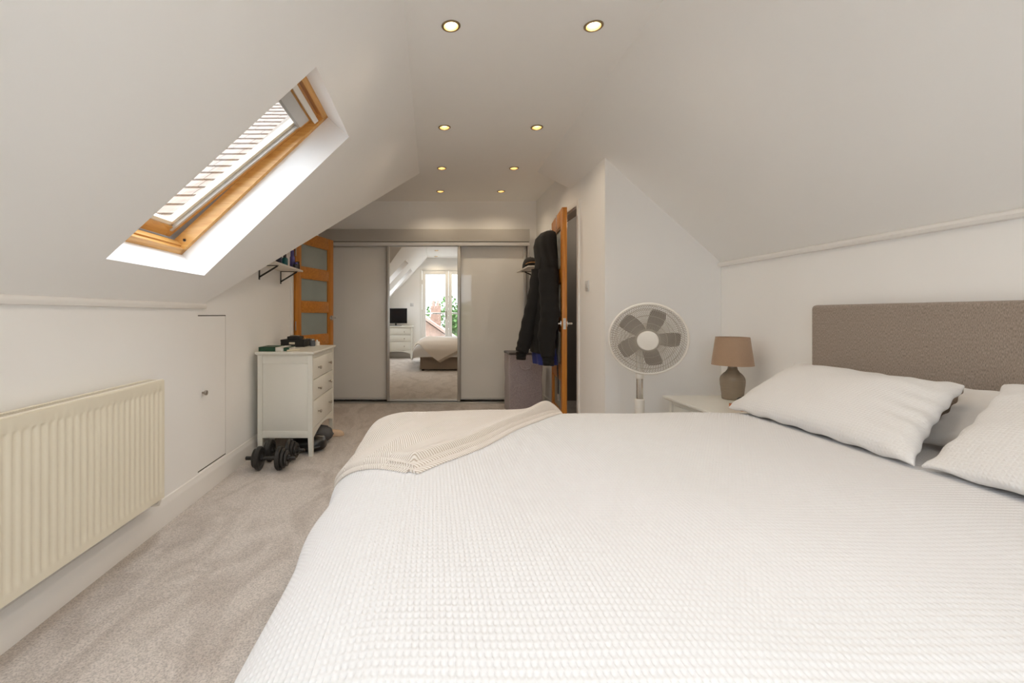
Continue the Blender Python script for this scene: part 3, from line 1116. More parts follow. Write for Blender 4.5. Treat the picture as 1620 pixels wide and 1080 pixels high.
CA, CB = 0.0110, 0.0170        # waffle cell
na = 4
ea = np.arange(-0.02 - FOOT[0][-1] + 0.04, 2.085, CA / na)
eb = np.arange(0.70 - NEAR[0][-1], 2.30 + FAR[0][-1], CB / na)
A, B = np.meshgrid(ea, eb, indexing='ij')
P, N = surf_normal(A, B)
ca = np.cos(2 * np.pi * A / CA)
cb = np.cos(2 * np.pi * B / CB)
relief = 0.0030 * np.maximum(np.clip(ca, -0.2, 1), np.clip(cb, -0.2, 1) * 0.8)
du = P + N * relief[..., None]
duvet = grid_obj('duvet', du, WAFFLE)
tag(duvet, 'white waffle-weave duvet spread over the bed', 'duvet')

# throw over the foot corner
nu, nv = 260, 170
tu = np.linspace(0, 1, nu)
tv = np.linspace(0, 1, nv)
TU, TV = np.meshgrid(tu, tv, indexing='ij')
P0, P1, Q0, Q1 = np.array((-0.06, 1.515)), np.array((0.72, 2.54)), np.array((-0.53, 1.93)), np.array((0.10, 2.86))


def throw_ab(u, v):
    u_, v_ = u[..., None], v[..., None]
    q = P0 * (1 - u_) * (1 - v_) + P1 * u_ * (1 - v_) + Q0 * (1 - u_) * v_ + Q1 * u_ * v_
    bul = 4 * u_ * (1 - u_) * v_ * 0.11
    wob = 0.012 * np.sin(u_ * 7) * (1 - v_)
    return q + bul * np.array((-0.785, 0.62)) + wob * np.array((0.785, -0.62))


throw = thing('throw_blanket', 'beige herringbone throw folded over the foot corner of the bed', 'blanket', (0.1, 2.1, 0.5))
ab = throw_ab(TU, TV)
P, N = surf_normal(ab[..., 0], ab[..., 1])
dist_in = TV * 0.8
edge = 0.034 + 0.012 * np.exp(-((dist_in - 0.03) / 0.035) ** 2) + 0.004 * np.sin(TU * 23 + TV * 9) * np.clip(TV * 3, 0, 1)
ud = TU * 1.25
edge = edge + 0.006 * np.exp(-((ud - 0.02) / 0.03) ** 2)
edge = edge * (1 - 0.55 * np.clip(TV * 1.6, 0, 1))
# bulky rise near the far end of the fold
edge = edge + 0.030 * np.exp(-((TU - 0.87) / 0.11) ** 2) * np.exp(-(TV / 0.10) ** 2)
edge = edge * (1 - 0.55 * np.exp(-(TV / 0.012) ** 2)) * (1 - 0.55 * np.exp(-(TU / 0.010) ** 2))
top = P + N * edge[..., None]
bot = P + N * 0.004
uvs = np.stack([TV * 0.85, TU * 1.28], -1)
grid_obj('top_layer', top, THROW, throw, uv=uvs, thick=(bot - top))
# lower folded layers that peep out along the inner fold and the near hem
for k, (off, hgt) in enumerate(((0.020, 0.022), (0.042, 0.011))):
    vv = np.linspace(0, 0.16, 40)
    U2, V2 = np.meshgrid(np.linspace(0.0, 0.95 - 0.04 * k, 200), vv, indexing='ij')
    ab2 = throw_ab(U2, V2)
    sh = np.clip(1 - V2 / 0.16, 0, 1)[..., None] * off
    ab2 = ab2 + sh * np.array((0.785, -0.62)) + np.clip(1 - U2 / 0.1, 0, 1)[..., None] * off * np.array((-0.62, -0.785)) * 0.7
    P, N = surf_normal(ab2[..., 0], ab2[..., 1])
    h2 = hgt * np.sqrt(np.clip(1 - (1 - np.clip(V2 / 0.02, 0, 1)) ** 2, 0.1, 1))
    tp = P + N * h2[..., None]
    grid_obj('fold_layer', tp, THROW, throw, uv=np.stack([V2 * 0.85, U2 * 1.28], -1), thick=(P + N * 0.003 - tp))
    uu = np.linspace(0, 0.10, 30)
    U3, V3 = np.meshgrid(uu, np.linspace(0.0, 0.96, 140), indexing='ij')
    ab3 = throw_ab(U3, V3)
    ab3 = ab3 + np.clip(1 - U3 / 0.1, 0, 1)[..., None] * off * np.array((-0.62, -0.785))
    P, N = surf_normal(ab3[..., 0], ab3[..., 1])
    h3 = hgt * np.sqrt(np.clip(1 - (1 - np.clip(U3 / 0.016, 0, 1)) ** 2, 0.1, 1))
    tp = P + N * h3[..., None]
    grid_obj('fold_layer', tp, THROW, throw, uv=np.stack([V3 * 0.85, U3 * 1.28], -1), thick=(P + N * 0.003 - tp))
# fringe along the far edge
g = G()
for i in range(70):
    v = i / 69.0
    uu = np.array([1.0, 1.015, 1.03, 1.05])
    ab4 = throw_ab(uu, np.full(4, v) + np.array([0, 0.002, -0.002, 0.003]) * random.uniform(-1, 1))
    P, N = surf_normal(ab4[..., 0], ab4[..., 1])
    q = P + N * (0.012 + random.uniform(0, 0.006))
    g.tube([tuple(p) for p in q], [0.003, 0.004, 0.003, 0.002], 5)
fr = g.obj('fringe', FRINGE, throw)
fr['kind'] = 'stuff'


# pillows
def pillow(name, label, c, ax_w, ax_h, hw, hh, ht, m=None, seed=0, flange=0.0, wrinkle=0.006, top=(0.0, 1.0)):
    rs = np.random.RandomState(seed)
    n = 90
    t = np.linspace(-1, 1, n)
    t = np.sign(t) * (1 - (1 - np.abs(t)) ** 1.35)
    Us, Vs = np.meshgrid(t, t, indexing='ij')
    c = np.array(c, float)
    w_ = np.array(ax_w, float); w_ /= np.linalg.norm(w_)
    h_ = np.array(ax_h, float); h_ = h_ - w_ * h_.dot(w_); h_ /= np.linalg.norm(h_)
    n_ = np.cross(w_, h_)
    if n_[2] < 0:
        n_ = -n_
    # rectangular outline with slightly waisted sides
    uu = Us * hw * (1 - 0.045 * (1 - np.abs(Vs) ** 2))
    uu = uu * (1 + (top[1] - 1) * (Vs + 1) / 2) + top[0] * (Vs + 1) / 2
    vv = Vs * hh * (1 - 0.06 * (1 - np.abs(Us) ** 2))
    env = np.clip(1 - np.abs(Us) ** 2.6, 0, 1) ** 0.55 * np.clip(1 - np.abs(Vs) ** 2.4, 0, 1) ** 0.6
    wr = 0
    for k in range(7):
        fx, fy, ph = rs.uniform(2, 9), rs.uniform(2, 9), rs.uniform(0, 6.28)
        wr = wr + np.sin(fx * Us + fy * Vs + ph) * wrinkle / 3.5
    # gathers next to the open end
    ga = np.exp(-((Us + 0.95) / 0.25) ** 2) * np.sin(Vs * 21 + seed) * wrinkle * 0.55
    topz = ht * env + (wr + ga) * np.clip(env * 2, 0, 1) + 0.003
    botz = -ht * 0.8 * env - 0.003
    ed = np.maximum(np.abs(Us), np.abs(Vs)) ** 14
    wob = ed * (0.005 * np.sin(Vs * 17 + seed) + 0.006 * np.sin(Us * 19 + 2 * seed))
    base = c + uu[..., None] * w_ + vv[..., None] * h_
    top = base + (topz + wob)[..., None] * n_
    bot = base + (botz + wob)[..., None] * n_
    uv = np.stack([uu, vv], -1)
    o = grid_obj(name, top, m or PILLOW, uv=uv, thick=bot - top)
    tag(o, label, 'pillow', 'pillows on the bed')
    return o


pillow('pillow', 'white waffle pillow on the far side, propped in front of the headboard', (1.745, 1.955, 0.712), (0, 1, 0), (0.375, 0, 0.215), 0.465, 0.222, 0.080, seed=3, top=(0.115, 0.84))
pillow('pillow', 'white waffle pillow at the right edge of the view, its corner poking up', (1.760, 0.985, 0.722), (0, 1, 0), (0.375, 0, 0.245), 0.495, 0.228, 0.080, seed=5, top=(0.08, 1.03))
pillow('pillow', 'white cotton pillow behind the far waffle pillow, against the headboard', (1.965, 2.14, 0.690), (0, 1, 0), (0.20, 0, 0.19), 0.325, 0.130, 0.05, SHEET, seed=8)
pillow('pillow', 'white cotton pillow behind the right-hand waffle pillow, showing in the gap', (1.965, 1.225, 0.700), (0, 1, 0), (0.20, 0, 0.19), 0.57, 0.142, 0.05, SHEET, seed=9)


# ------------------------------------------------------------------ chest of drawers
def chest(label, loc, W=0.75, D=0.42, H=0.80):
    """local frame: side panel faces -y, front faces +x, origin at near back corner on the floor"""
    t = thing('chest_of_drawers', label, 'chest of drawers', loc)
    ox, oy, oz = loc
    def B(name, x0, x1, y0, y1, z0, z1, b=0.003, m=WHITE_FURN, p=t):
        g = G(); g.box(ox + x0, ox + x1, oy + y0, oy + y1, oz + z0, oz + z1, b, 2); return g.obj(name, m, p)
    g = G()
    a, bb, c, d = ox - 0.012, ox + D + 0.016, oy - 0.026, oy + W + 0.030
    g.loft([[Vector(p) for p in ((a + i, c + i, z), (bb - i, c + i, z), (bb - i, d - i, z), (a + i, d - i, z))] for i, z in ((0.014, oz + H - 0.026), (0.004, oz + H - 0.018), (0, oz + H - 0.014), (0, oz + H - 0.003), (0.003, oz + H))])
    g.obj('top', WHITE_FURN, t, angle=20)
    L = 0.036
    for (x, y) in ((0, 0), (D - L, 0), (0, W - L), (D - L, W - L)):
        g = G()
        ix = 0.006 if x > 0 else 0.0
        g.loft([[Vector((ox + xx, oy + yy, oz + z)) for xx, yy in ((x + ix * k, y), (x + L - 0 * k, y), (x + L, y + L), (x + ix * k, y + L))] for k, z in ((1, 0), (0, 0.14), (0, H - 0.026))])
        g.obj('leg', WHITE_FURN, t)
    for y in (0.008, W - 0.020):
        sp = B('side_panel', L, D - L, y, y + 0.012, 0.19, H - 0.09)
        B('side_rail', L, D - L, y - 0.004, y + 0.014, 0.14, 0.192, 0.002, p=t)
        B('side_rail', L, D - L, y - 0.004, y + 0.014, H - 0.092, H - 0.026, 0.002, p=t)
    B('back_panel', 0.004, 0.012, L, W - L, 0.14, H - 0.03, 0)
    # apron with an arched lower edge
    y0, y1 = L, W - L
    xs = np.linspace(y0, y1, 17)
    bot = [0.130 + 0.052 * math.sin(math.pi * (k / 16.0)) for k in range(17)]
    poly = [(ox + D - 0.024, oy + yy, oz + zz) for yy, zz in zip(xs, bot)] + [(ox + D - 0.024, oy + y1, oz + 0.205), (ox + D - 0.024, oy + y0, oz + 0.205)]
    g = G(); g.prism(poly, (0.020, 0, 0)); g.obj('apron', WHITE_FURN, t, smooth=False)
    B('carcass_rail', D - 0.03, D - 0.006, L, W - L, H - 0.055, H - 0.026, 0)
    B('carcass_floor', 0.012, D - 0.03, 0.02, W - 0.02, 0.19, 0.205, 0)
    for (z0, z1) in ((0.209, 0.412), (0.418, 0.574), (0.580, 0.742)):
        d = B('drawer', D - 0.022, D - 0.003, L + 0.003, W - L - 0.003, z0, z1, 0.003)
        for yy in (0.185, W - 0.185):
            g = G()
            M = Matrix.Translation((ox + D - 0.004, oy + yy, oz + (z0 + z1) / 2)) @ Matrix.Rotation(math.pi / 2, 4, 'Y')
            g.lathe([(0.006, 0), (0.005, 0.014), (0.011, 0.018), (0.013, 0.025), (0.010, 0.031)], 16, M)
            g.obj('knob', NICKEL, d)
    return t


ch = chest('white chest of drawers with nickel knobs against the left wall, dumbbells at its feet', (-1.334, 3.52, 0))
ch2 = copy_tree(ch)
ch2['label'] = 'white chest of drawers carrying a television, seen in the mirror beside the french doors'
ch2.rotation_euler = (0, 0, math.pi / 2)
ch2.location = (-0.495, YG + 0.04, 0)
ch['group'] = ch2['group'] = 'white chests of drawers'

# television on the second chest
tv = thing('television', 'black flat television on the chest of drawers seen in the mirror', 'television', (-0.90, -0.10, 0.80))
TVB = mat('tv_bezel', (0.02, 0.02, 0.022), 0.35)
TVS = mat('tv_screen', (0.008, 0.008, 0.010), 0.08)
g = G(); g.box(-1.185, -0.625, -0.12, -0.085, 0.86, 1.235, 0.006, 2); g.obj('body', TVB, tv)
g = G(); g.box(-1.173, -0.637, -0.086, -0.0835, 0.876, 1.222); g.obj('screen', TVS, tv, smooth=False)
g = G(); g.box(-0.925, -0.885, -0.12, -0.095, 0.805, 0.88); g.obj('neck', TVB, tv)
g = G(); g.box(-1.05, -0.76, -0.19, 0.0, 0.80, 0.812, 0.004, 2); g.obj('stand', TVB, tv)

# ------------------------------------------------------------------ things on the near chest
ZD = 0.80
GREEN = mat('green_cover', (0.014, 0.070, 0.034), 0.5)
PAPER = mat('paper', (0.72, 0.70, 0.66), 0.8)
CREAM = mat('cream_plastic', (0.72, 0.66, 0.52), 0.5)


def book(label, x0, x1, y0, y1, z0, h, cov, name='book', cat='book'):
    t = thing(name, label, cat, ((x0 + x1) / 2, (y0 + y1) / 2, z0))
    for z in (z0, z0 + h - 0.0025):
        g = G(); g.box(x0, x1, y0, y1, z, z + 0.0025); g.obj('cover', cov, t, smooth=False)
    g = G()
    if cov is GREEN:      # spine towards the room end
        g.box(x0, x1, y0, y0 + 0.003, z0, z0 + h)
    else:
        g.box(x0, x0 + 0.003, y0, y1, z0, z0 + h)
    g.obj('spine', cov, t, smooth=False)
    g = G(); g.box(x0 + 0.003, x1 - 0.003, y0 + 0.003, y1 - 0.003, z0 + 0.0025, z0 + h - 0.0025); g.obj('pages', PAPER, t, smooth=False)
    return t


book('dark green notebook at the corner of the chest of drawers', -1.332, -1.205, 3.535, 3.74, ZD, 0.034, GREEN, 'notebook', 'notebook')
g = G(); g.box(-1.203, -1.150, 3.535, 3.76, ZD, ZD + 0.030, 0.003, 2)
tag(g.obj('card_box', PAPER), 'slim white card box between the green notebook and the small green book', 'box')
book('small dark green book beside the slim white card box', -1.147, -1.105, 3.56, 3.73, ZD, 0.028, GREEN)
g = G()
M = Matrix.Translation((-1.085, 3.60, ZD + 0.007)) @ Matrix.Rotation(math.radians(65), 4, 'Z') @ Matrix.Rotation(math.pi / 2, 4, 'Y')
g.lathe([(0.003, -0.07), (0.0065, -0.066), (0.0065, 0.07), (0.004, 0.075)], 12, M)
tag(g.obj('highlighter_pen', CREAM), 'cream pen lying beside the small green book', 'pen')
BOXB = mat('black_card', (0.010, 0.009, 0.009), 0.5)
kb = thing('storage_box', 'black storage box with a pale label holder on the chest of drawers', 'box', (-1.22, 4.1, ZD))
g = G(); g.box(-1.322, -1.116, 4.02, 4.22, ZD, ZD + 0.060, 0.002, 1); g.obj('body', BOXB, kb)
g = G(); g.box(-1.324, -1.114, 4.018, 4.222, ZD + 0.048, ZD + 0.064, 0.002, 1); g.obj('lid', BOXB, kb)
g = G(); g.box(-1.247, -1.197, 4.014, 4.0185, ZD + 0.024, ZD + 0.042, 0.001, 1); g.obj('label_holder', CREAM, kb)
k2 = thing('trinket_box', 'small black tray stacked on the black storage box', 'tray', (-1.22, 4.1, ZD + 0.064))
g = G(); g.box(-1.275, -1.165, 4.05, 4.18, ZD + 0.0645, ZD + 0.090, 0.003, 1); g.obj('body', BOXB, k2)
g = G(); g.tube([(-1.255, 4.07, ZD + 0.094), (-1.22, 4.065, ZD + 0.097), (-1.185, 4.08, ZD + 0.094), (-1.19, 4.12, ZD + 0.094)], 0.005, 8); g.obj('bracelet', mat('steel_chain', (0.45, 0.42, 0.38), 0.3, metal=1), k2)
g = G(); g.cyl((-1.15, 4.11, ZD + 0.0645), (-1.128, 4.09, ZD + 0.0725), 0.008, 0.008, 10)
tag(g.obj('cork_stopper', mat('cork', (0.50, 0.30, 0.15), 0.8)), 'small cork lying on the black storage box', 'cork')
JAR = mat('smoked_glass', (0.10, 0.11, 0.13), 0.08, spec=0.7)
jr = thing('glass_jar', 'small smoky glass jar beside the black storage box', 'jar', (-1.075, 4.14, ZD))
M = Matrix.Translation((-1.075, 4.14, ZD))
g = G(); g.lathe([(0.022, 0), (0.026, 0.006), (0.026, 0.045), (0.018, 0.052)], 20, M); g.obj('body', JAR, jr)
g = G(); g.lathe([(0.018, 0.052), (0.020, 0.053), (0.020, 0.063), (0.017, 0.065)], 20, M); g.obj('lid', NICKEL, jr)
cn = thing('candle', 'short white candle at the far end of the chest of drawers', 'candle', (-1.06, 4.24, ZD))
M = Matrix.Translation((-1.06, 4.24, ZD))
g = G(); g.lathe([(0.024, 0), (0.025, 0.003), (0.025, 0.030), (0.022, 0.034), (0.010, 0.032)], 24, M); g.obj('wax', PLASTICW, cn)
g = G(); g.lathe([(0.008, 0.031), (0.009, 0.045), (0.004, 0.052), (0.001, 0.053)], 10, M); g.obj('wick_top', PLASTICW, cn)


# ------------------------------------------------------------------ dumbbells
def dumbbell(label, x0, y, rotz):
    R = 0.083
    t = thing('dumbbell', label, 'dumbbell', (x0 + 0.175, y, 0), 0, 'dumbbells on the carpet')
    M0 = Matrix.Translation((x0, y, R)) @ Matrix.Rotation(math.pi / 2, 4, 'Y')
    g = G(); g.lathe([(0.010, 0), (0.0135, 0.003), (0.0135, 0.345), (0.010, 0.348)], 16, M0); g.obj('handle', IRON, t)
    def plate(z, r, th):
        g = G()
        n = 24
        rr = lambda j: r * (1.0 - 0.035 * (1 - math.cos(6 * 2 * math.pi * j / n)) / 2)
        rings = []
        for s, z_ in ((0.30, z - th * 0.45), (0.62, z - th * 0.30), (0.66, z - th * 0.5), (0.92, z - th * 0.5), (1.0, z - th * 0.3), (1.0, z + th * 0.3), (0.92, z + th * 0.5), (0.66, z + th * 0.5), (0.62, z + th * 0.30), (0.30, z + th * 0.45)):
            rings.append([Vector((rr(j) * s * math.cos(2 * math.pi * j / n), rr(j) * s * math.sin(2 * math.pi * j / n), z_)) for j in range(n)])
        g.loft(rings, True, True, True, M0)
        g.obj('weight_plate', IRON, t)
    plate(0.095, R, 0.030)
    plate(0.068, R * 0.80, 0.020)
    plate(0.236, R, 0.030)
    plate(0.264, R * 0.82, 0.022)
    plate(0.286, R * 0.66, 0.018)
    for z in (0.118, 0.212, 0.300, 0.050):
        g = G(); g.lathe([(0.013, z - 0.008), (0.024, z - 0.008), (0.024, z + 0.008), (0.013, z + 0.008)], 8, M0); g.obj('collar', IRON, t)
    return t


dumbbell('black iron dumbbell lying nearest on the carpet', -1.300, 3.215, 0)
dumbbell('black iron dumbbell lying behind the other, tight to the chest of drawers', -1.290, 3.405, 0)

# ------------------------------------------------------------------ under the chest
def blob(name, label, cat, c, sx, sy, sz, m, seed=1, px=2.8):
    n, k = 40, 24
    rs = np.random.RandomState(seed)
    th = np.linspace(0, 2 * np.pi, n)
    ph = np.linspace(-np.pi / 2 + 0.02, np.pi / 2 - 0.02, k)
    T, H = np.meshgrid(th, ph, indexing='ij')
    f = lambda q, p: np.sign(q) * np.abs(q) ** (2.0 / p)
    X = f(np.cos(H), px) * f(np.cos(T), px)
    Y = f(np.cos(H), px) * f(np.sin(T), px)
    Z = f(np.sin(H), px)
    w = sum(np.sin(rs.randint(1, 5) * T + rs.uniform(1, 5) * H + rs.uniform(0, 6)) for _ in range(5)) * 0.02
    P = np.stack([c[0] + sx * X * (1 + w), c[1] + sy * Y * (1 + w), c[2] + sz + sz * Z * (1 + w * 0.5 * (Z > 0))], -1)
    return P


bag = thing('leather_bag', 'shiny black leather wash bag under the chest of drawers', 'bag', (-1.0, 3.70, 0))
P = blob('b', '', '', (-0.995, 3.69, 0.0), 0.150, 0.105, 0.058, LEATHER, 2)
grid_obj('body', P, LEATHER, bag)
g = G(); g.tube([(-1.13, 3.69, 0.108), (-1.0, 3.69, 0.120), (-0.87, 3.69, 0.108)], 0.005, 8); g.obj('zip', NICKEL, bag)
g = G(); g.tube([(-1.17, 3.61, 0.035), (-1.10, 3.585, 0.030), (-1.00, 3.575, 0.035), (-0.93, 3.585, 0.045), (-0.88, 3.605, 0.05)], 0.009, 8); g.obj('strap', LEATHER, bag)
bag2 = thing('canvas_bag', 'crumpled grey canvas bag behind the black leather bag', 'bag', (-1.0, 3.95, 0))
P = blob('b', '', '', (-0.985, 3.93, 0.0), 0.135, 0.110, 0.066, GREYCLOTH, 5, 2.4)
grid_obj('body', P, GREYCLOTH, bag2)
g = G(); g.tube([(-0.87, 3.90, 0.04), (-0.845, 3.92, 0.07), (-0.90, 3.95, 0.125), (-0.97, 3.95, 0.134)], 0.010, 8); g.obj('strap', GREYCLOTH, bag2)
SLIP = mat('cream_slipper', (0.62, 0.46, 0.33), 0.7)
sl = thing('slipper', 'cream slipper poking out at the far foot of the chest of drawers', 'slipper', (-0.9, 4.17, 0))
def slip_ring(z, s):
    return [Vector((-0.905 + (0.115 * s) * math.cos(a) * (1.0), 4.135 + (0.045 + 0.008 * math.cos(a)) * s * math.sin(a), z)) for a in np.linspace(0, 2 * math.pi, 28, endpoint=False)]
g = G(); g.loft([slip_ring(0, 0.95), slip_ring(0.004, 1.0), slip_ring(0.014, 1.0), slip_ring(0.018, 0.96)]); g.obj('sole', SLIP, sl)
rings = []
for k in range(9):
    a = math.pi * k / 8
    rings.append([Vector((-0.90 + dx, 4.135 - 0.044 * math.cos(a) * s, 0.016 + 0.038 * math.sin(a) * s)) for dx, s in ((0, 1), (0.03, 1.0), (0.06, 0.9), (0.088, 0.68), (0.104, 0.35))])
g = G(); g.loft(rings, False, False, False); g.obj('upper', SLIP, sl)

# ------------------------------------------------------------------ wall shelves
SHELFW = mat('white_shelf_board', (0.76, 0.72, 0.66), 0.5)


def wall_shelf(label, xw, side, y0, y1, z, depth, brk, drop):
    t = thing('wall_shelf', label, 'shelf', (xw, (y0 + y1) / 2, z))
    xa, xb = sorted((xw, xw + side * depth))
    g = G(); g.box(xa, xb, y0, y1, z, z + 0.016, 0.002, 1); g.obj('board', SHELFW, t)
    for y in brk:
        g = G()
        xa, xb = sorted((xw, xw + side * 0.005))
        g.box(xa, xb, y - 0.011, y + 0.011, z - drop, z)
        xa, xb = sorted((xw, xw + side * (depth - 0.03)))
        g.box(xa, xb, y - 0.011, y + 0.011, z - 0.005, z)
        g.obj('bracket', BLACKM, t, smooth=False)
        g = G()
        g.tube([(xw + side * 0.003, y, z - drop * 0.82), (xw + side * (depth * 0.8), y, z - 0.006)], 0.007, 8)
        g.obj('brace', BLACKM, t)
    return t


wall_shelf('white wall shelf on black brackets with bottles, high on the left wall', XL, 1, 3.55, 4.30, 1.478, 0.185, (3.70, 4.225), 0.115)
wall_shelf('white wall shelf on a black bracket carrying a cap, right of the wardrobe', XD, -1, 4.80, 5.45, 1.576, 0.315, (5.28,), 0.15)

SB = 1.494


def bottle(label, x, y, r, h, m, capm, cat='bottle', cap_r=0.5, cap_h=0.28):
    t = thing('bottle', label, cat, (x, y, SB), 0, 'toiletries on the left wall shelf')
    M = Matrix.Translation((x, y, SB))
    g = G(); g.lathe([(r * 0.9, 0), (r, 0.004), (r, h * 0.62), (r * 0.75, h * 0.70), (r * cap_r, h * 0.72)], 20, M); g.obj('body', m, t)
    g = G(); g.lathe([(r * cap_r, h * 0.72), (r * cap_r * 1.05, h * 0.73), (r * cap_r, h)], 16, M); g.obj('cap', capm, t)


TEAL = mat('teal_plastic', (0.015, 0.16, 0.18), 0.3)
PURP = mat('violet_plastic', (0.09, 0.07, 0.26), 0.3)
NAVY = mat('navy_plastic', (0.012, 0.018, 0.05), 0.3)
DKP = mat('dark_plastic', (0.03, 0.025, 0.03), 0.4)
bottle('teal bottle on the left wall shelf', -1.298, 4.06, 0.026, 0.125, TEAL, DKP)
bottle('violet bottle with a tall cap on the left wall shelf', -1.262, 4.16, 0.023, 0.165, PURP, PURP, cap_r=0.7)
bottle('navy bottle left of the teal bottle on the left wall shelf', -1.325, 3.98, 0.026, 0.15, NAVY, NAVY)
bottle('black deodorant bottle at the end of the left wall shelf', -1.238, 4.24, 0.020, 0.075, DKP, BLACKM, cap_r=0.8)
bottle('squat dark jar by the front edge of the left wall shelf', -1.225, 4.13, 0.022, 0.055, DKP, PURP, cat='jar', cap_r=0.9)

# cap on the right shelf
CAPB = fabric('black_cap_cloth', (0.014, 0.011, 0.010), 0.9, 200, 0.2, sheen=0.05)
GOLD = mat('gold_piping', (0.45, 0.22, 0.06), 0.4)
cp = thing('baseball_cap', 'black baseball cap with gold piping on the right wall shelf', 'cap', (1.075, 5.05, 1.592))
cx, cy, cz = 1.075, 5.06, 1.592
rings = []
for k in range(9):
    a = (math.pi / 2) * k / 8
    rr = math.cos(a) ** 0.7
    rings.append([Vector((cx + 0.088 * rr * math.cos(t), cy + 0.098 * rr * math.sin(t), cz + 0.118 * math.sin(a))) for t in np.linspace(0, 2 * math.pi, 28, endpoint=False)])
g = G(); g.loft(rings); g.obj('crown', CAPB, cp)
g = G(); g.cyl((cx, cy, cz + 0.116), (cx, cy, cz + 0.124), 0.007, 0.004); g.obj('button', CAPB, cp)
rings = []
for k in range(13):
    a = math.pi * (0.12 + 0.76 * k / 12)
    rings.append([Vector((cx + 0.078 * math.cos(a) * s, cy - 0.06 - 0.085 * (s - 0.6) * math.sin(a) * 1.6, cz + 0.030 * math.sin(a) + 0.012 + dz)) for s, dz in ((0.75, 0.004), (1.1, 0), (1.1, -0.005), (0.75, -0.003))])
g = G(); g.loft(rings); g.obj('peak', CAPB, cp)
g = G(); g.tube([(cx + 0.085 * math.cos(a), cy - 0.125 - 0.03 * math.sin(a), cz + 0.018 + 0.030 * math.sin(a)) for a in np.linspace(0.3, math.pi - 0.3, 14)], 0.003, 6); g.obj('piping', GOLD, cp)

# ------------------------------------------------------------------ laundry hamper
hp = thing('laundry_hamper', 'tall grey cloth laundry hamper standing by the wardrobe', 'hamper', (1.02, 5.16, 0))
hx0, hx1, hy0, hy1, hz = 0.832, 1.195, 5.01, 5.33, 0.655
def hring(z, o, k=0.02):
    pts = []
    for (x, y), (nx, ny) in zip(((hx0, hy0), (hx1, hy0), (hx1, hy1), (hx0, hy1)), ((-1, -1), (1, -1), (1, 1), (-1, 1))):
        pts.append((x + nx * o, y + ny * o))
    out = []
    for i in range(4):
        a, b = Vector((*pts[i], z)), Vector((*pts[(i + 1) % 4], z))
        for q in np.linspace(0.03, 0.97, 9):
            p = a.lerp(b, q)
            nrm = Vector(((0, -1), (1, 0), (0, 1), (-1, 0))[i] + (0,))
            out.append(p - nrm * 0.008 * math.sin(math.pi * q) * (1 + 0.6 * math.sin(z * 17 + i)) + nrm * 0.003 * math.sin(q * 9 + z * 13))
    return out
g = G(); g.loft([hring(z, o) for z, o in ((0, -0.004), (0.02, 0), (0.12, -0.004), (0.24, 0.002), (0.36, -0.003), (0.48, 0.002), (0.58, 0), (hz - 0.012, 0), (hz - 0.012, -0.01))]); g.obj('body', HAMPER, hp)
HAMPD = fabric('hamper_lid_cloth', (0.10, 0.088, 0.088), 0.95, 120, 0.4)
g = G(); g.loft([hring(z, o) for z, o in ((hz - 0.012, 0.004), (hz, 0.006), (hz + 0.012, 0.004), (hz + 0.016, -0.02))]); g.obj('lid', HAMPD, hp)
g = G(); g.tube([(0.95, 5.006, 0.53), (0.96, 4.996, 0.50), (1.01, 4.990, 0.485), (1.06, 4.996, 0.50), (1.07, 5.006, 0.53)], 0.008, 8); g.obj('handle', HAMPER, hp)

# ------------------------------------------------------------------ clothes on the right door
def ell(cx, cy, z, rx, ry, n=40, k=0.0, f=7, ph=0.0):
    out = []
    for a in np.linspace(0, 2 * math.pi, n, endpoint=False):
        s = 1 + k * math.sin(f * a + ph) + k * 0.6 * math.sin((f + 4) * a + 2 * ph)
        out.append(Vector((cx + rx * math.cos(a) * s, cy + ry * math.sin(a) * s, z)))
    return out


hk = thing('coat_hook', 'chrome over-door hook at the top of the oak door holding clothes', 'hook', (1.21, 4.5, 2.05))
hxy = lambda s, off: DM @ Vector((s, off, 0))
q0 = [hxy(0.40, 0.026), hxy(0.40, -0.026)]
side = 0 if q0[0].x > q0[1].x else 1     # room side has the smaller x
ro = -0.0245 if side == 0 else 0.0245
p_room, p_far = hxy(0.40, ro), hxy(0.40, -ro)
g = G(); g.tube([(p_far.x, p_far.y, 1.98), (p_far.x, p_far.y, 2.0505), (p_room.x, p_room.y, 2.0505), (p_room.x, p_room.y, 1.90), (p_room.x - 0.05, p_room.y, 1.885), (p_room.x - 0.06, p_room.y, 1.915)], 0.004, 8)
g.obj('strap', CHROME, hk)

hd = thing('hoodie', 'black hooded sweatshirt hanging on the oak door', 'hoodie', (1.08, 4.45, 0.62))
n = 48
rows = []
for z, c, cy, rx, ry, k in ((1.895, 1.142, 4.50, 0.035, 0.05, 0.0), (1.875, 1.128, 4.50, 0.070, 0.10, 0.02), (1.82, 1.105, 4.49, 0.096, 0.14, 0.03), (1.74, 1.095, 4.48, 0.104, 0.155, 0.04), (1.65, 1.100, 4.47, 0.102, 0.165, 0.05), (1.58, 1.105, 4.46, 0.100, 0.185, 0.045),
                             (1.48, 1.095, 4.46, 0.112, 0.215, 0.04), (1.34, 1.085, 4.46, 0.120, 0.235, 0.05), (1.15, 1.075, 4.46, 0.125, 0.245, 0.06), (0.95, 1.072, 4.46, 0.125, 0.250, 0.06), (0.80, 1.072, 4.46, 0.122, 0.245, 0.055), (0.72, 1.075, 4.46, 0.115, 0.235, 0.04), (0.715, 1.075, 4.46, 0.09, 0.20, 0.03)):
    rows.append(ell(c, cy, z, rx, ry, n, k, 6, z * 5))
g = G(); g.loft(rows); g.obj('body', HOODIE, hd)


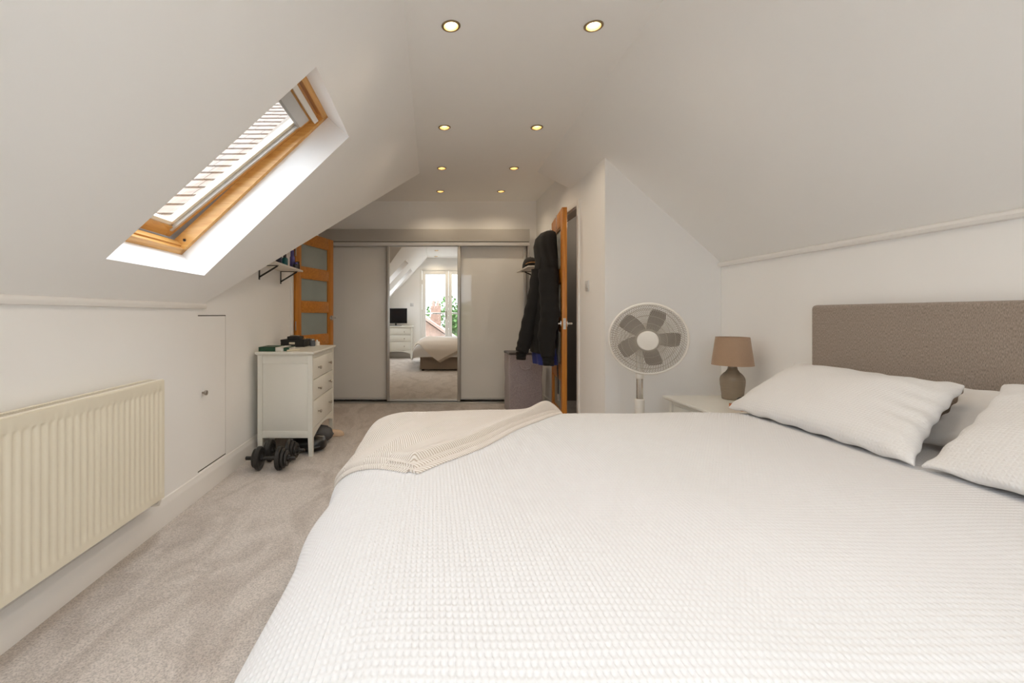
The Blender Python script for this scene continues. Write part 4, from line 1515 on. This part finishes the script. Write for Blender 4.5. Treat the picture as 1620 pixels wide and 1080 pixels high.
def sleeve(pts, rad, seed=0):
    # dense smooth limb with fold rings
    pts = [Vector(p) for p in pts]
    out, rr = [], []
    N = len(pts)
    for i in range(N - 1):
        for q in np.linspace(0, 1, 9, endpoint=False):
            p0, p1, p2, p3 = pts[max(i - 1, 0)], pts[i], pts[i + 1], pts[min(i + 2, N - 1)]
            out.append(0.5 * ((2 * p1) + (p2 - p0) * q + (2 * p0 - 5 * p1 + 4 * p2 - p3) * q * q + (3 * p1 - p0 - 3 * p2 + p3) * q ** 3))
            r_ = rad[i] * (1 - q) + rad[i + 1] * q
            rr.append(r_ * (1 + 0.05 * math.sin(len(out) * 1.3 + seed)))
    out.append(pts[-1]); rr.append(rad[-1])
    g = G(); g.tube(out, rr, 20)
    for j in range(len(g.v)):
        pass
    return g


sleeve([(1.03, 4.40, 1.50), (0.985, 4.39, 1.25), (0.925, 4.385, 1.02), (0.875, 4.38, 0.82), (0.845, 4.38, 0.725)], [0.085, 0.078, 0.072, 0.066, 0.058], 1).obj('sleeve', HOODIE, hd)
sleeve([(0.845, 4.38, 0.728), (0.843, 4.38, 0.69), (0.842, 4.38, 0.655)], [0.050, 0.046, 0.044], 2).obj('cuff', HOODIE, hd)
sleeve([(1.065, 4.27, 1.50), (1.07, 4.24, 1.28), (1.075, 4.22, 1.08), (1.045, 4.22, 0.88), (1.055, 4.215, 0.70)], [0.085, 0.083, 0.086, 0.080, 0.062], 3).obj('sleeve', HOODIE, hd)
sleeve([(1.055, 4.215, 0.703), (1.06, 4.215, 0.66), (1.062, 4.215, 0.62)], [0.055, 0.052, 0.050], 4).obj('cuff', HOODIE, hd)
g = G(); g.tube([(1.02, 4.33, 1.62), (1.0, 4.30, 1.5), (1.005, 4.29, 1.38)], 0.004, 6); g.obj('drawstring', HOODIE, hd)

ts = thing('t_shirt', 'royal blue shirt whose hem shows below the black hooded sweatshirt', 'shirt', (1.09, 4.45, 0.6))
g = G(); g.loft([ell(c, cy, z, rx, ry, n, k, 7, z * 9) for z, c, cy, rx, ry, k in ((0.79, 1.085, 4.45, 0.09, 0.20, 0.0), (0.76, 1.085, 4.45, 0.095, 0.21, 0.05), (0.70, 1.08, 4.44, 0.105, 0.22, 0.08), (0.615, 1.085, 4.43, 0.105, 0.215, 0.10), (0.612, 1.085, 4.43, 0.09, 0.2, 0.10))])
g.obj('body', BLUE, ts)

bl = thing('belt', 'black belt with a silver buckle hanging from the oak door handle', 'belt', (1.16, 4.3, 0.3))
bp = DM @ Vector((0.61, ro * 1.0, 0))
bx, by = bp.x - 0.018, bp.y
g = G()
g.loft([[Vector((bx + dx + a, by + b + 0.01 * math.sin(z * 6), z)) for a, b in ((-0.003, -0.016), (0.003, -0.016), (0.003, 0.016), (-0.003, 0.016))] for z, dx in ((1.02, 0.0), (0.90, -0.012), (0.75, -0.010), (0.60, -0.002), (0.45, 0.006), (0.34, 0.008))])
g.obj('strap', LEATHER, bl)
g = G()
g.tube([(bx + 0.008, by - 0.020, 0.345), (bx + 0.008, by + 0.020, 0.345), (bx + 0.008, by + 0.020, 0.285), (bx + 0.008, by - 0.020, 0.285)], 0.004, 6, closed=True)
g.tube([(bx + 0.008, by, 0.345), (bx + 0.002, by, 0.285)], 0.003, 6)
g.obj('buckle', CHROME, bl)

# ------------------------------------------------------------------ switches
def switch(label, p, n, name='light_switch'):
    t = thing(name, label, 'switch', p)
    n = Vector(n)
    s = Vector((-n.y, n.x, 0))
    M = Matrix(((s.x, 0, n.x, p[0]), (s.y, 0, n.y, p[1]), (0, 1, 0, p[2]), (0, 0, 0, 1)))
    g = G(); g.box(-0.043, 0.043, -0.043, 0.043, 0, 0.009, 0.003, 2, M); g.obj('plate', PLUG, t)
    g = G(); g.box(-0.011, 0.011, -0.018, 0.018, 0.009, 0.0135, 0.002, 1, M); g.obj('rocker', PLUG, t)


switch('white light switch on the wall between the oak door and the fan', (XD, 3.893, 1.325), (-1, 0, 0))
switch('white light switch beside the french doors, seen in the mirror', (-0.52, YG, 1.33), (0, 1, 0))

# ------------------------------------------------------------------ bedside table and lamp
TX0, TX1, TY0, TY1, TZ = 1.606, 2.15, 2.625, 3.22, 0.52
bt = thing('bedside_table', 'white bedside table in the corner beyond the bed', 'bedside table', ((TX0 + TX1) / 2, (TY0 + TY1) / 2, 0))
g = G()
g.loft([[Vector(p) for p in ((TX0 + i, TY0 + i, z), (TX1, TY0 + i, z), (TX1, TY1 - i, z), (TX0 + i, TY1 - i, z))] for i, z in ((0.016, TZ - 0.026), (0.005, TZ - 0.018), (0, TZ - 0.013), (0, TZ - 0.003), (0.003, TZ))])
g.obj('top', WHITE_FURN, bt, angle=20)
for (x, y) in ((TX0 + 0.03, TY0 + 0.03), (TX1 - 0.06, TY0 + 0.03), (TX0 + 0.03, TY1 - 0.066), (TX1 - 0.06, TY1 - 0.066)):
    g = G(); g.box(x, x + 0.036, y, y + 0.036, 0, TZ - 0.026, 0.003, 1); g.obj('leg', WHITE_FURN, bt)
g = G(); g.box(TX0 + 0.036, TX0 + 0.056, TY0 + 0.066, TY1 - 0.066, TZ - 0.05, TZ - 0.026); g.obj('front_rail', WHITE_FURN, bt)
g = G(); g.box(TX0 + 0.038, TX0 + 0.056, TY0 + 0.069, TY1 - 0.069, TZ - 0.20, TZ - 0.053, 0.003, 2); dd = g.obj('drawer', WHITE_FURN, bt)
g = G(); g.lathe([(0.006, 0), (0.005, 0.014), (0.011, 0.018), (0.013, 0.025), (0.010, 0.031)], 16, Matrix.Translation((TX0 + 0.038, (TY0 + TY1) / 2, TZ - 0.125)) @ Matrix.Rotation(-math.pi / 2, 4, 'Y')); g.obj('knob', NICKEL, dd)
for y in (TY0 + 0.038, TY1 - 0.048):
    g = G(); g.box(TX0 + 0.066, TX1 - 0.06, y, y + 0.010, 0.12, TZ - 0.026); g.obj('side_panel', WHITE_FURN, bt, smooth=False)
g = G(); g.box(TX0 + 0.04, TX1 - 0.04, TY0 + 0.05, TY1 - 0.05, 0.13, 0.15); g.obj('lower_shelf', WHITE_FURN, bt, smooth=False)

CERAM = mat('glazed_stoneware', (0.27, 0.215, 0.155), 0.25, var=0.05, vscale=12, stretch=(1, 1, 8))
lx, ly = 2.0, 3.075
lp = thing('table_lamp', 'stoneware table lamp with a brown tapered shade on the bedside table', 'lamp', (lx, ly, TZ))
M = Matrix.Translation((lx, ly, TZ))
pr = [(0.058, 0.0), (0.062, 0.004), (0.064, 0.03), (0.070, 0.08), (0.0735, 0.115), (0.073, 0.135), (0.068, 0.150), (0.055, 0.168), (0.040, 0.182), (0.030, 0.198), (0.026, 0.215), (0.026, 0.235)]
pr2 = []
for i in range(len(pr) - 1):
    for q in (0, 0.5):
        r_ = pr[i][0] * (1 - q) + pr[i + 1][0] * q
        z_ = pr[i][1] * (1 - q) + pr[i + 1][1] * q
        pr2.append((r_ + (0.0006 if q else 0), z_))
pr2.append(pr[-1])
g = G(); g.lathe(pr2, 40, M); g.obj('base', CERAM, lp)
g = G(); g.cyl((lx, ly, TZ + 0.235), (lx, ly, TZ + 0.30), 0.012); g.obj('socket', BRASS, lp)
g = G(); g.lathe([(0.0015, 0.30), (0.02, 0.305), (0.028, 0.33), (0.02, 0.355), (0.002, 0.362)], 20, M); g.obj('bulb', PLASTICW, lp)
g = G(); g.lathe([(0.123, 0.228), (0.0985, 0.413), (0.0965, 0.413), (0.121, 0.228)], 48, M, False, False)
g.loft([g.v[-48:], g.v[0:48]], False, False)
g.obj('shade', SHADE, lp)
g = G()
for k in range(3):
    a = 2 * math.pi * k / 3
    g.tube([(lx + 0.012 * math.cos(a), ly + 0.012 * math.sin(a), TZ + 0.29), (lx + 0.098 * math.cos(a), ly + 0.098 * math.sin(a), TZ + 0.405)], 0.0015, 5)
g.obj('shade_frame', BRASS, lp)
ORANGE = mat('orange_cover', (0.55, 0.17, 0.05), 0.5)
book('thick paperback with an orange cover on the bedside table', 1.800, 1.920, 2.69, 2.80, TZ, 0.026, ORANGE, 'paperback', 'book')
gl = thing('eyeglasses', 'black folded glasses lying on the orange paperback', 'glasses', (1.885, 2.75, TZ + 0.026))
for xo in (0, 0.052):
    g = G(); g.tube([(1.865 + xo + 0.022 * math.cos(a), 2.79, TZ + 0.046 + 0.016 * math.sin(a)) for a in np.linspace(0, 2 * math.pi, 16, endpoint=False)], 0.0035, 6, closed=True); g.obj('rim', BLACKM, gl)
g = G(); g.tube([(1.843, 2.79, TZ + 0.054), (1.845, 2.735, TZ + 0.040), (1.90, 2.71, TZ + 0.036)], 0.003, 6); g.obj('temple', BLACKM, gl)
g = G(); g.tube([(1.92, 2.79, TZ + 0.054), (1.918, 2.74, TZ + 0.042), (1.84, 2.72, TZ + 0.036)], 0.003, 6); g.obj('temple', BLACKM, gl)

# ------------------------------------------------------------------ pedestal fan
fn = thing('pedestal_fan', 'white pedestal fan with a round wire grille by the alcove wall', 'fan', (1.375, 3.06, 0))
fx, fy = 1.375, 3.06
M = Matrix.Translation((fx, fy, 0))
g = G(); g.lathe([(0.19, 0), (0.195, 0.01), (0.185, 0.025), (0.10, 0.045), (0.035, 0.065), (0.028, 0.09)], 40, M); g.obj('base', PLASTICW, fn)
g = G(); g.lathe([(0.028, 0.06), (0.029, 0.40), (0.030, 0.520), (0.026, 0.525)], 24, M); g.obj('lower_sleeve', PLASTICW, fn)
g = G(); g.lathe([(0.021, 0.50), (0.021, 0.675)], 24, M); g.obj('pole', CHROME, fn)
g = G(); g.lathe([(0.024, 0.66), (0.026, 0.665), (0.026, 0.70), (0.022, 0.715), (0.022, 0.83)], 24, M); g.obj('neck', PLASTICW, fn)
HC = Vector((1.383, 2.965, 0.925))      # centre of the front grille rim
nd = (Vector((0.10, 0, 1.085)) - HC); nd.z = 0; nd.normalize()
nd = (nd + Vector((0, 0, -math.tan(math.radians(12))))).normalized()
QF = Matrix.Translation(HC) @ nd.to_track_quat('Z', 'Y').to_matrix().to_4x4()
g = G(); g.lathe([(0.03, -0.20), (0.055, -0.19), (0.062, -0.15), (0.062, -0.095), (0.05, -0.085)], 28, QF); g.obj('motor_housing', PLASTICW, fn)
RF = 0.232
g = G(); g.tube([QF @ Vector((RF * math.cos(a), RF * math.sin(a), 0)) for a in np.linspace(0, 2 * math.pi, 72, endpoint=False)], 0.0078, 8, closed=True); g.obj('rim', PLASTICW, fn)
g = G(); g.tube([QF @ Vector((RF * math.cos(a), RF * math.sin(a), -0.016)) for a in np.linspace(0, 2 * math.pi, 72, endpoint=False)], 0.0045, 8, closed=True); g.obj('rear_rim', PLASTICW, fn)
WIRE = mat('cream_wire', (0.47, 0.43, 0.37), 0.4)


def wires(g, zf, n, tw, r0, r1, rad, k=9):
    for i in range(n):
        a0 = 2 * math.pi * i / n
        pts = []
        for j in range(k):
            q = j / (k - 1)
            r_ = r0 + (r1 - r0) * q
            a = a0 + tw * q
            pts.append(QF @ Vector((r_ * math.cos(a), r_ * math.sin(a), zf(q))))
        g.tube(pts, rad, 4, False)


fz = lambda q: 0.040 * (1 - q ** 2.6)
bz = lambda q: -0.016 - 0.085 * (1 - q ** 3.5)
g = G()
wires(g, fz, 108, 0.55, 0.066, RF - 0.003, 0.0014)
for q in (0.30, 0.58, 0.80):
    r_ = 0.062 + (RF - 0.065) * q
    g.tube([QF @ Vector((r_ * math.cos(a), r_ * math.sin(a), fz(q) - 0.002)) for a in np.linspace(0, 2 * math.pi, 60, endpoint=False)], 0.0014, 4, closed=True)
o = g.obj('front_grille', WIRE, fn); o['kind'] = 'stuff'
g = G()
wires(g, bz, 84, -0.4, 0.06, RF - 0.003, 0.0014)
for q in (0.45, 0.75, 0.9):
    r_ = 0.06 + (RF - 0.063) * q
    g.tube([QF @ Vector((r_ * math.cos(a), r_ * math.sin(a), bz(q) + 0.002)) for a in np.linspace(0, 2 * math.pi, 60, endpoint=False)], 0.0015, 4, closed=True)
o = g.obj('rear_grille', WIRE, fn); o['kind'] = 'stuff'
g = G(); g.lathe([(0.064, 0.036), (0.064, 0.043), (0.058, 0.050), (0.030, 0.053), (0.001, 0.054)], 40, QF, True, True); g.obj('hub_cap', PLASTICW, fn)
g = G(); g.lathe([(0.074, 0.030), (0.074, 0.036), (0.066, 0.040), (0.062, 0.036)], 40, QF); g.obj('hub_ring', mat('grey_wire_ring', (0.45, 0.42, 0.37), 0.4), fn)
g = G(); g.lathe([(0.045, -0.075), (0.048, -0.02), (0.03, -0.01)], 28, QF); g.obj('rotor_hub', PLASTICW, fn)
BLADE = mat('grey_blade', (0.235, 0.205, 0.18), 0.35)
for kbl in range(5):
    a0 = math.radians(63 + 72 * kbl)
    rings = []
    for j in range(9):
        q = j / 8.0
        r_ = 0.042 + 0.150 * q
        half = 0.018 + 0.036 * math.sin(math.pi * (0.12 + 0.52 * q))
        if j == 8:
            half *= 0.86
        row = []
        for s in np.linspace(-1, 1, 7):
            ang = a0 + 0.10 * q + s * half / r_ * 0.95
            row.append(QF @ Vector((r_ * math.cos(ang), r_ * math.sin(ang), -0.043 + s * 0.018 * (1 - 0.3 * q) + 0.004 * s * s)))
        rings.append(row)
    g = G(); g.loft(rings, False, False, False)
    vv = list(g.v); ff = list(g.f)
    off = (QF.to_3x3() @ Vector((0, 0, -0.002)))
    n0 = len(vv)
    g.v += [p + off for p in vv]
    g.f += [tuple(i + n0 for i in f[::-1]) for f in ff]
    nr, nc = 9, 7
    loop = [i for i in range(nc)] + [r_ * nc + nc - 1 for r_ in range(1, nr)] + [(nr - 1) * nc + i for i in range(nc - 2, -1, -1)] + [r_ * nc for r_ in range(nr - 2, 0, -1)]
    for i in range(len(loop)):
        a, b = loop[i], loop[(i + 1) % len(loop)]
        g.f.append((a, b, b + n0, a + n0))
    g.obj('blade', BLADE, fn)
pj = QF @ Vector((0, 0, -0.16))
g = G(); g.tube([(fx, fy, 0.82), (fx, fy, 0.87), pj], [0.022, 0.024, 0.03], 12); g.obj('tilt_joint', PLASTICW, fn)

# ------------------------------------------------------------------ outside: cross-wing tiled roof seen through the skylight
TILE = mat('weathered_clay_tile', (0.19, 0.145, 0.115), 0.85, var=0.45, vscale=4)
PITCH = (ZC - ZL) / (YV1 - YV0)
roof = thing('tiled_roof', 'neighbouring tiled roof slope seen through the roof window', 'roof', (-3.0, 3.5, 1.5))
cc = math.atan(PITCH)
e_up = Vector((0, math.cos(cc), math.sin(cc)))
nn = Vector((0, -math.sin(cc), math.cos(cc)))
O = Vector((0, YV0 - 1.2, ZL - 1.2 * PITCH)) + nn * 0.30
tw, th = 0.22, 0.16
base_tile = None
cnt = 0
for row in range(44):
    sdist = row * th
    p = O + e_up * sdist
    # stop where the main roof cuts it
    xmax = XL + (p.z - 0.42 - ZL) / TL - 0.45
    xmax = min(xmax, -1.05)
    for col in range(11):
        x = xmax - 0.02 - col * tw - (0.11 if row % 2 else 0)
        M = Matrix.Translation((x, p.y, p.z))
        if base_tile is None:
            g = G()
            a = [Vector((-tw / 2 + 0.003, 0, 0)), Vector((tw / 2 - 0.003, 0, 0))]
            rr_ = []
            for (s_, t0_) in ((0, 0.030), (th * 1.35, 0.012)):
                rr_.append([Vector((-tw / 2 + 0.003, 0, 0)) + e_up * s_ + nn * (t0_ - 0.012), Vector((tw / 2 - 0.003, 0, 0)) + e_up * s_ + nn * (t0_ - 0.012), Vector((tw / 2 - 0.003, 0, 0)) + e_up * s_ + nn * t0_, Vector((-tw / 2 + 0.003, 0, 0)) + e_up * s_ + nn * t0_])
            g.loft(rr_)
            base_tile = g
            me = bpy.data.meshes.new('tile')
            me.from_pydata([tuple(v) for v in g.v], [], g.f)
            me.materials.append(TILE)
            tile_me = me
        o = bpy.data.objects.new('tile', tile_me)
        C.objects.link(o)
        o.parent = roof
        o.location = Vector((x, p.y, p.z)) - roof.location
        cnt += 1
g = G()
q0, q1 = O - nn * 0.02 - e_up * 0.1, O - nn * 0.02 + e_up * 45 * th
g.prism([(-4.0, q0.y, q0.z), (-1.95, q0.y, q0.z), (-1.10, q1.y, q1.z), (-4.0, q1.y, q1.z)], -nn * 0.03)
g.obj('roof_deck', DARKGAP, roof, smooth=False)

# outside the french doors: balcony, houses, trees
ground = G(); ground.box(-60, 60, -90, -1.6, -5.7, -5.5)
struct(ground.obj('ground', mat('bounce_paving', (0.50, 0.48, 0.45), 0.9, var=0.12, vscale=0.6), smooth=False))  # ground made pale to bounce daylight up to the ceilings
g = G(); g.box(DG[0] - 0.2, DG[1] + 0.2, -1.45, YG - 0.12, -0.16, -0.01)
struct(g.obj('balcony_floor', mat('bounce_porcelain', (0.60, 0.59, 0.57), 0.7), smooth=False))  # floor made pale to throw extra daylight in through the french doors
bal = thing('balustrade', 'glass balustrade with a steel rail outside the french doors', 'balustrade', (0.4, -1.3, 0))
g = G(); g.box(DG[0] - 0.15, DG[1] + 0.15, -1.335, -1.295, 1.09, 1.13, 0.006, 2); g.obj('top_rail', CHROME, bal)
for x in (DG[0] - 0.13, mid, DG[1] + 0.13):
    g = G(); g.box(x - 0.02, x + 0.02, -1.335, -1.295, -0.01, 1.09); g.obj('post', CHROME, bal, smooth=False)
for (a, b) in ((DG[0] - 0.10, mid - 0.03), (mid + 0.03, DG[1] + 0.10)):
    g = G(); g.box(a, b, -1.32, -1.31, 0.08, 1.05); g.obj('pane', GLASS, bal, smooth=False)

BRICK = mat('red_brick', (0.26, 0.17, 0.13), 0.9, var=0.2, vscale=6)
RTILE = mat('red_roof_tile', (0.30, 0.20, 0.16), 0.85, var=0.2, vscale=5)
RENDER = mat('pale_render', (0.72, 0.69, 0.64), 0.9)


def house(label, x0, x1, y0, y1, ze, zr_, wallm, chim):
    t = thing('house', label, 'house', ((x0 + x1) / 2, (y0 + y1) / 2, -5.5), 0, 'houses beyond the balcony')
    xm = (x0 + x1) / 2
    g = G(); g.prism([(x0, y0, -5.5), (x1, y0, -5.5), (x1, y0, ze), (xm, y0, zr_), (x0, y0, ze)], (0, y1 - y0, 0)); g.obj('wall', wallm, t, smooth=False)
    for (xa, xb) in ((x0 - 0.3, xm), (x1 + 0.3, xm)):
        k = (zr_ - ze) / (xm - x0)
        za = ze - 0.3 * k
        g = G(); g.prism([(xa, y0 - 0.2, za + 0.05), (xb, y0 - 0.2, zr_ + 0.05), (xb, y0 - 0.2, zr_ + 0.2), (xa, y0 - 0.2, za + 0.2)], (0, y1 - y0 + 0.4, 0)); g.obj('roof', RTILE, t, smooth=False)
    cx_, cy_ = chim
    g = G(); g.box(cx_ - 0.3, cx_ + 0.3, cy_ - 0.3, cy_ + 0.3, zr_ - 1.2, zr_ + 0.75, 0.02, 1); ch_ = g.obj('chimney', BRICK, t)
    for d in (-0.13, 0.13):
        g = G(); g.cyl((cx_ + d, cy_, zr_ + 0.75), (cx_ + d, cy_, zr_ + 1.05), 0.09, 0.08, 12); g.obj('chimney_pot', RTILE, ch_)
    for xw in (x0 + (x1 - x0) * 0.3, x0 + (x1 - x0) * 0.7):
        for zw in (-4.6, -2.2):
            g = G(); g.box(xw - 0.5, xw + 0.5, y1 - 0.02, y1 + 0.04, zw, zw + 1.2); f_ = g.obj('window', UPVC, t, smooth=False)
            g = G(); g.box(xw - 0.43, xw + 0.43, y1 + 0.03, y1 + 0.05, zw + 0.07, zw + 1.13); g.obj('pane', JAR, f_, smooth=False)


house('brick house with a steep red roof beyond the balcony', -3.6, 2.6, -22, -12, -1.3, 0.85, BRICK, (0.2, -16))
house('pale rendered house beyond the brick house', 6.5, 12.5, -34, -24, -0.6, 1.0, RENDER, (9.5, -28))
LEAF = mat('foliage', (0.07, 0.14, 0.035), 0.8, var=0.4, vscale=3)
BARK = mat('bark', (0.12, 0.09, 0.06), 0.9)


def tree(label, x, y, h, r, seed):
    rs = random.Random(seed)
    t = thing('tree', label, 'tree', (x, y, -5.5), 0, 'trees beyond the balcony')
    g = G(); g.cyl((x, y, -5.5), (x, y, -5.5 + h * 0.6), 0.22, 0.12, 10); g.obj('trunk', BARK, t)
    g = G()
    for i in range(900):
        a, b_ = rs.uniform(0, 2 * math.pi), math.acos(rs.uniform(-1, 1))
        q = r * rs.uniform(0.55, 1.0)
        c = Vector((x + q * math.sin(b_) * math.cos(a), y + q * math.sin(b_) * math.sin(a), -5.5 + h - r + q * math.cos(b_) * 1.1))
        u = Vector((rs.uniform(-1, 1), rs.uniform(-1, 1), rs.uniform(-1, 1))).normalized() * 0.22
        v = u.cross(Vector((rs.uniform(-1, 1), rs.uniform(-1, 1), rs.uniform(-1, 1)))).normalized() * 0.16
        g.add([c - u, c + v, c + u, c - v], [(0, 1, 2, 3)])
    o = g.obj('crown', LEAF, t, recalc=False); o['kind'] = 'stuff'


tree('leafy green tree behind the left end of the brick house, seen in the mirror', -2.2, -27.0, 7.6, 2.0, 1)
tree('leafy green tree behind the right end of the brick house, seen in the mirror', 3.0, -28.0, 7.6, 2.0, 2)
tree('distant green tree behind the pale rendered house', 1.8, -38.0, 8.2, 3.0, 3)
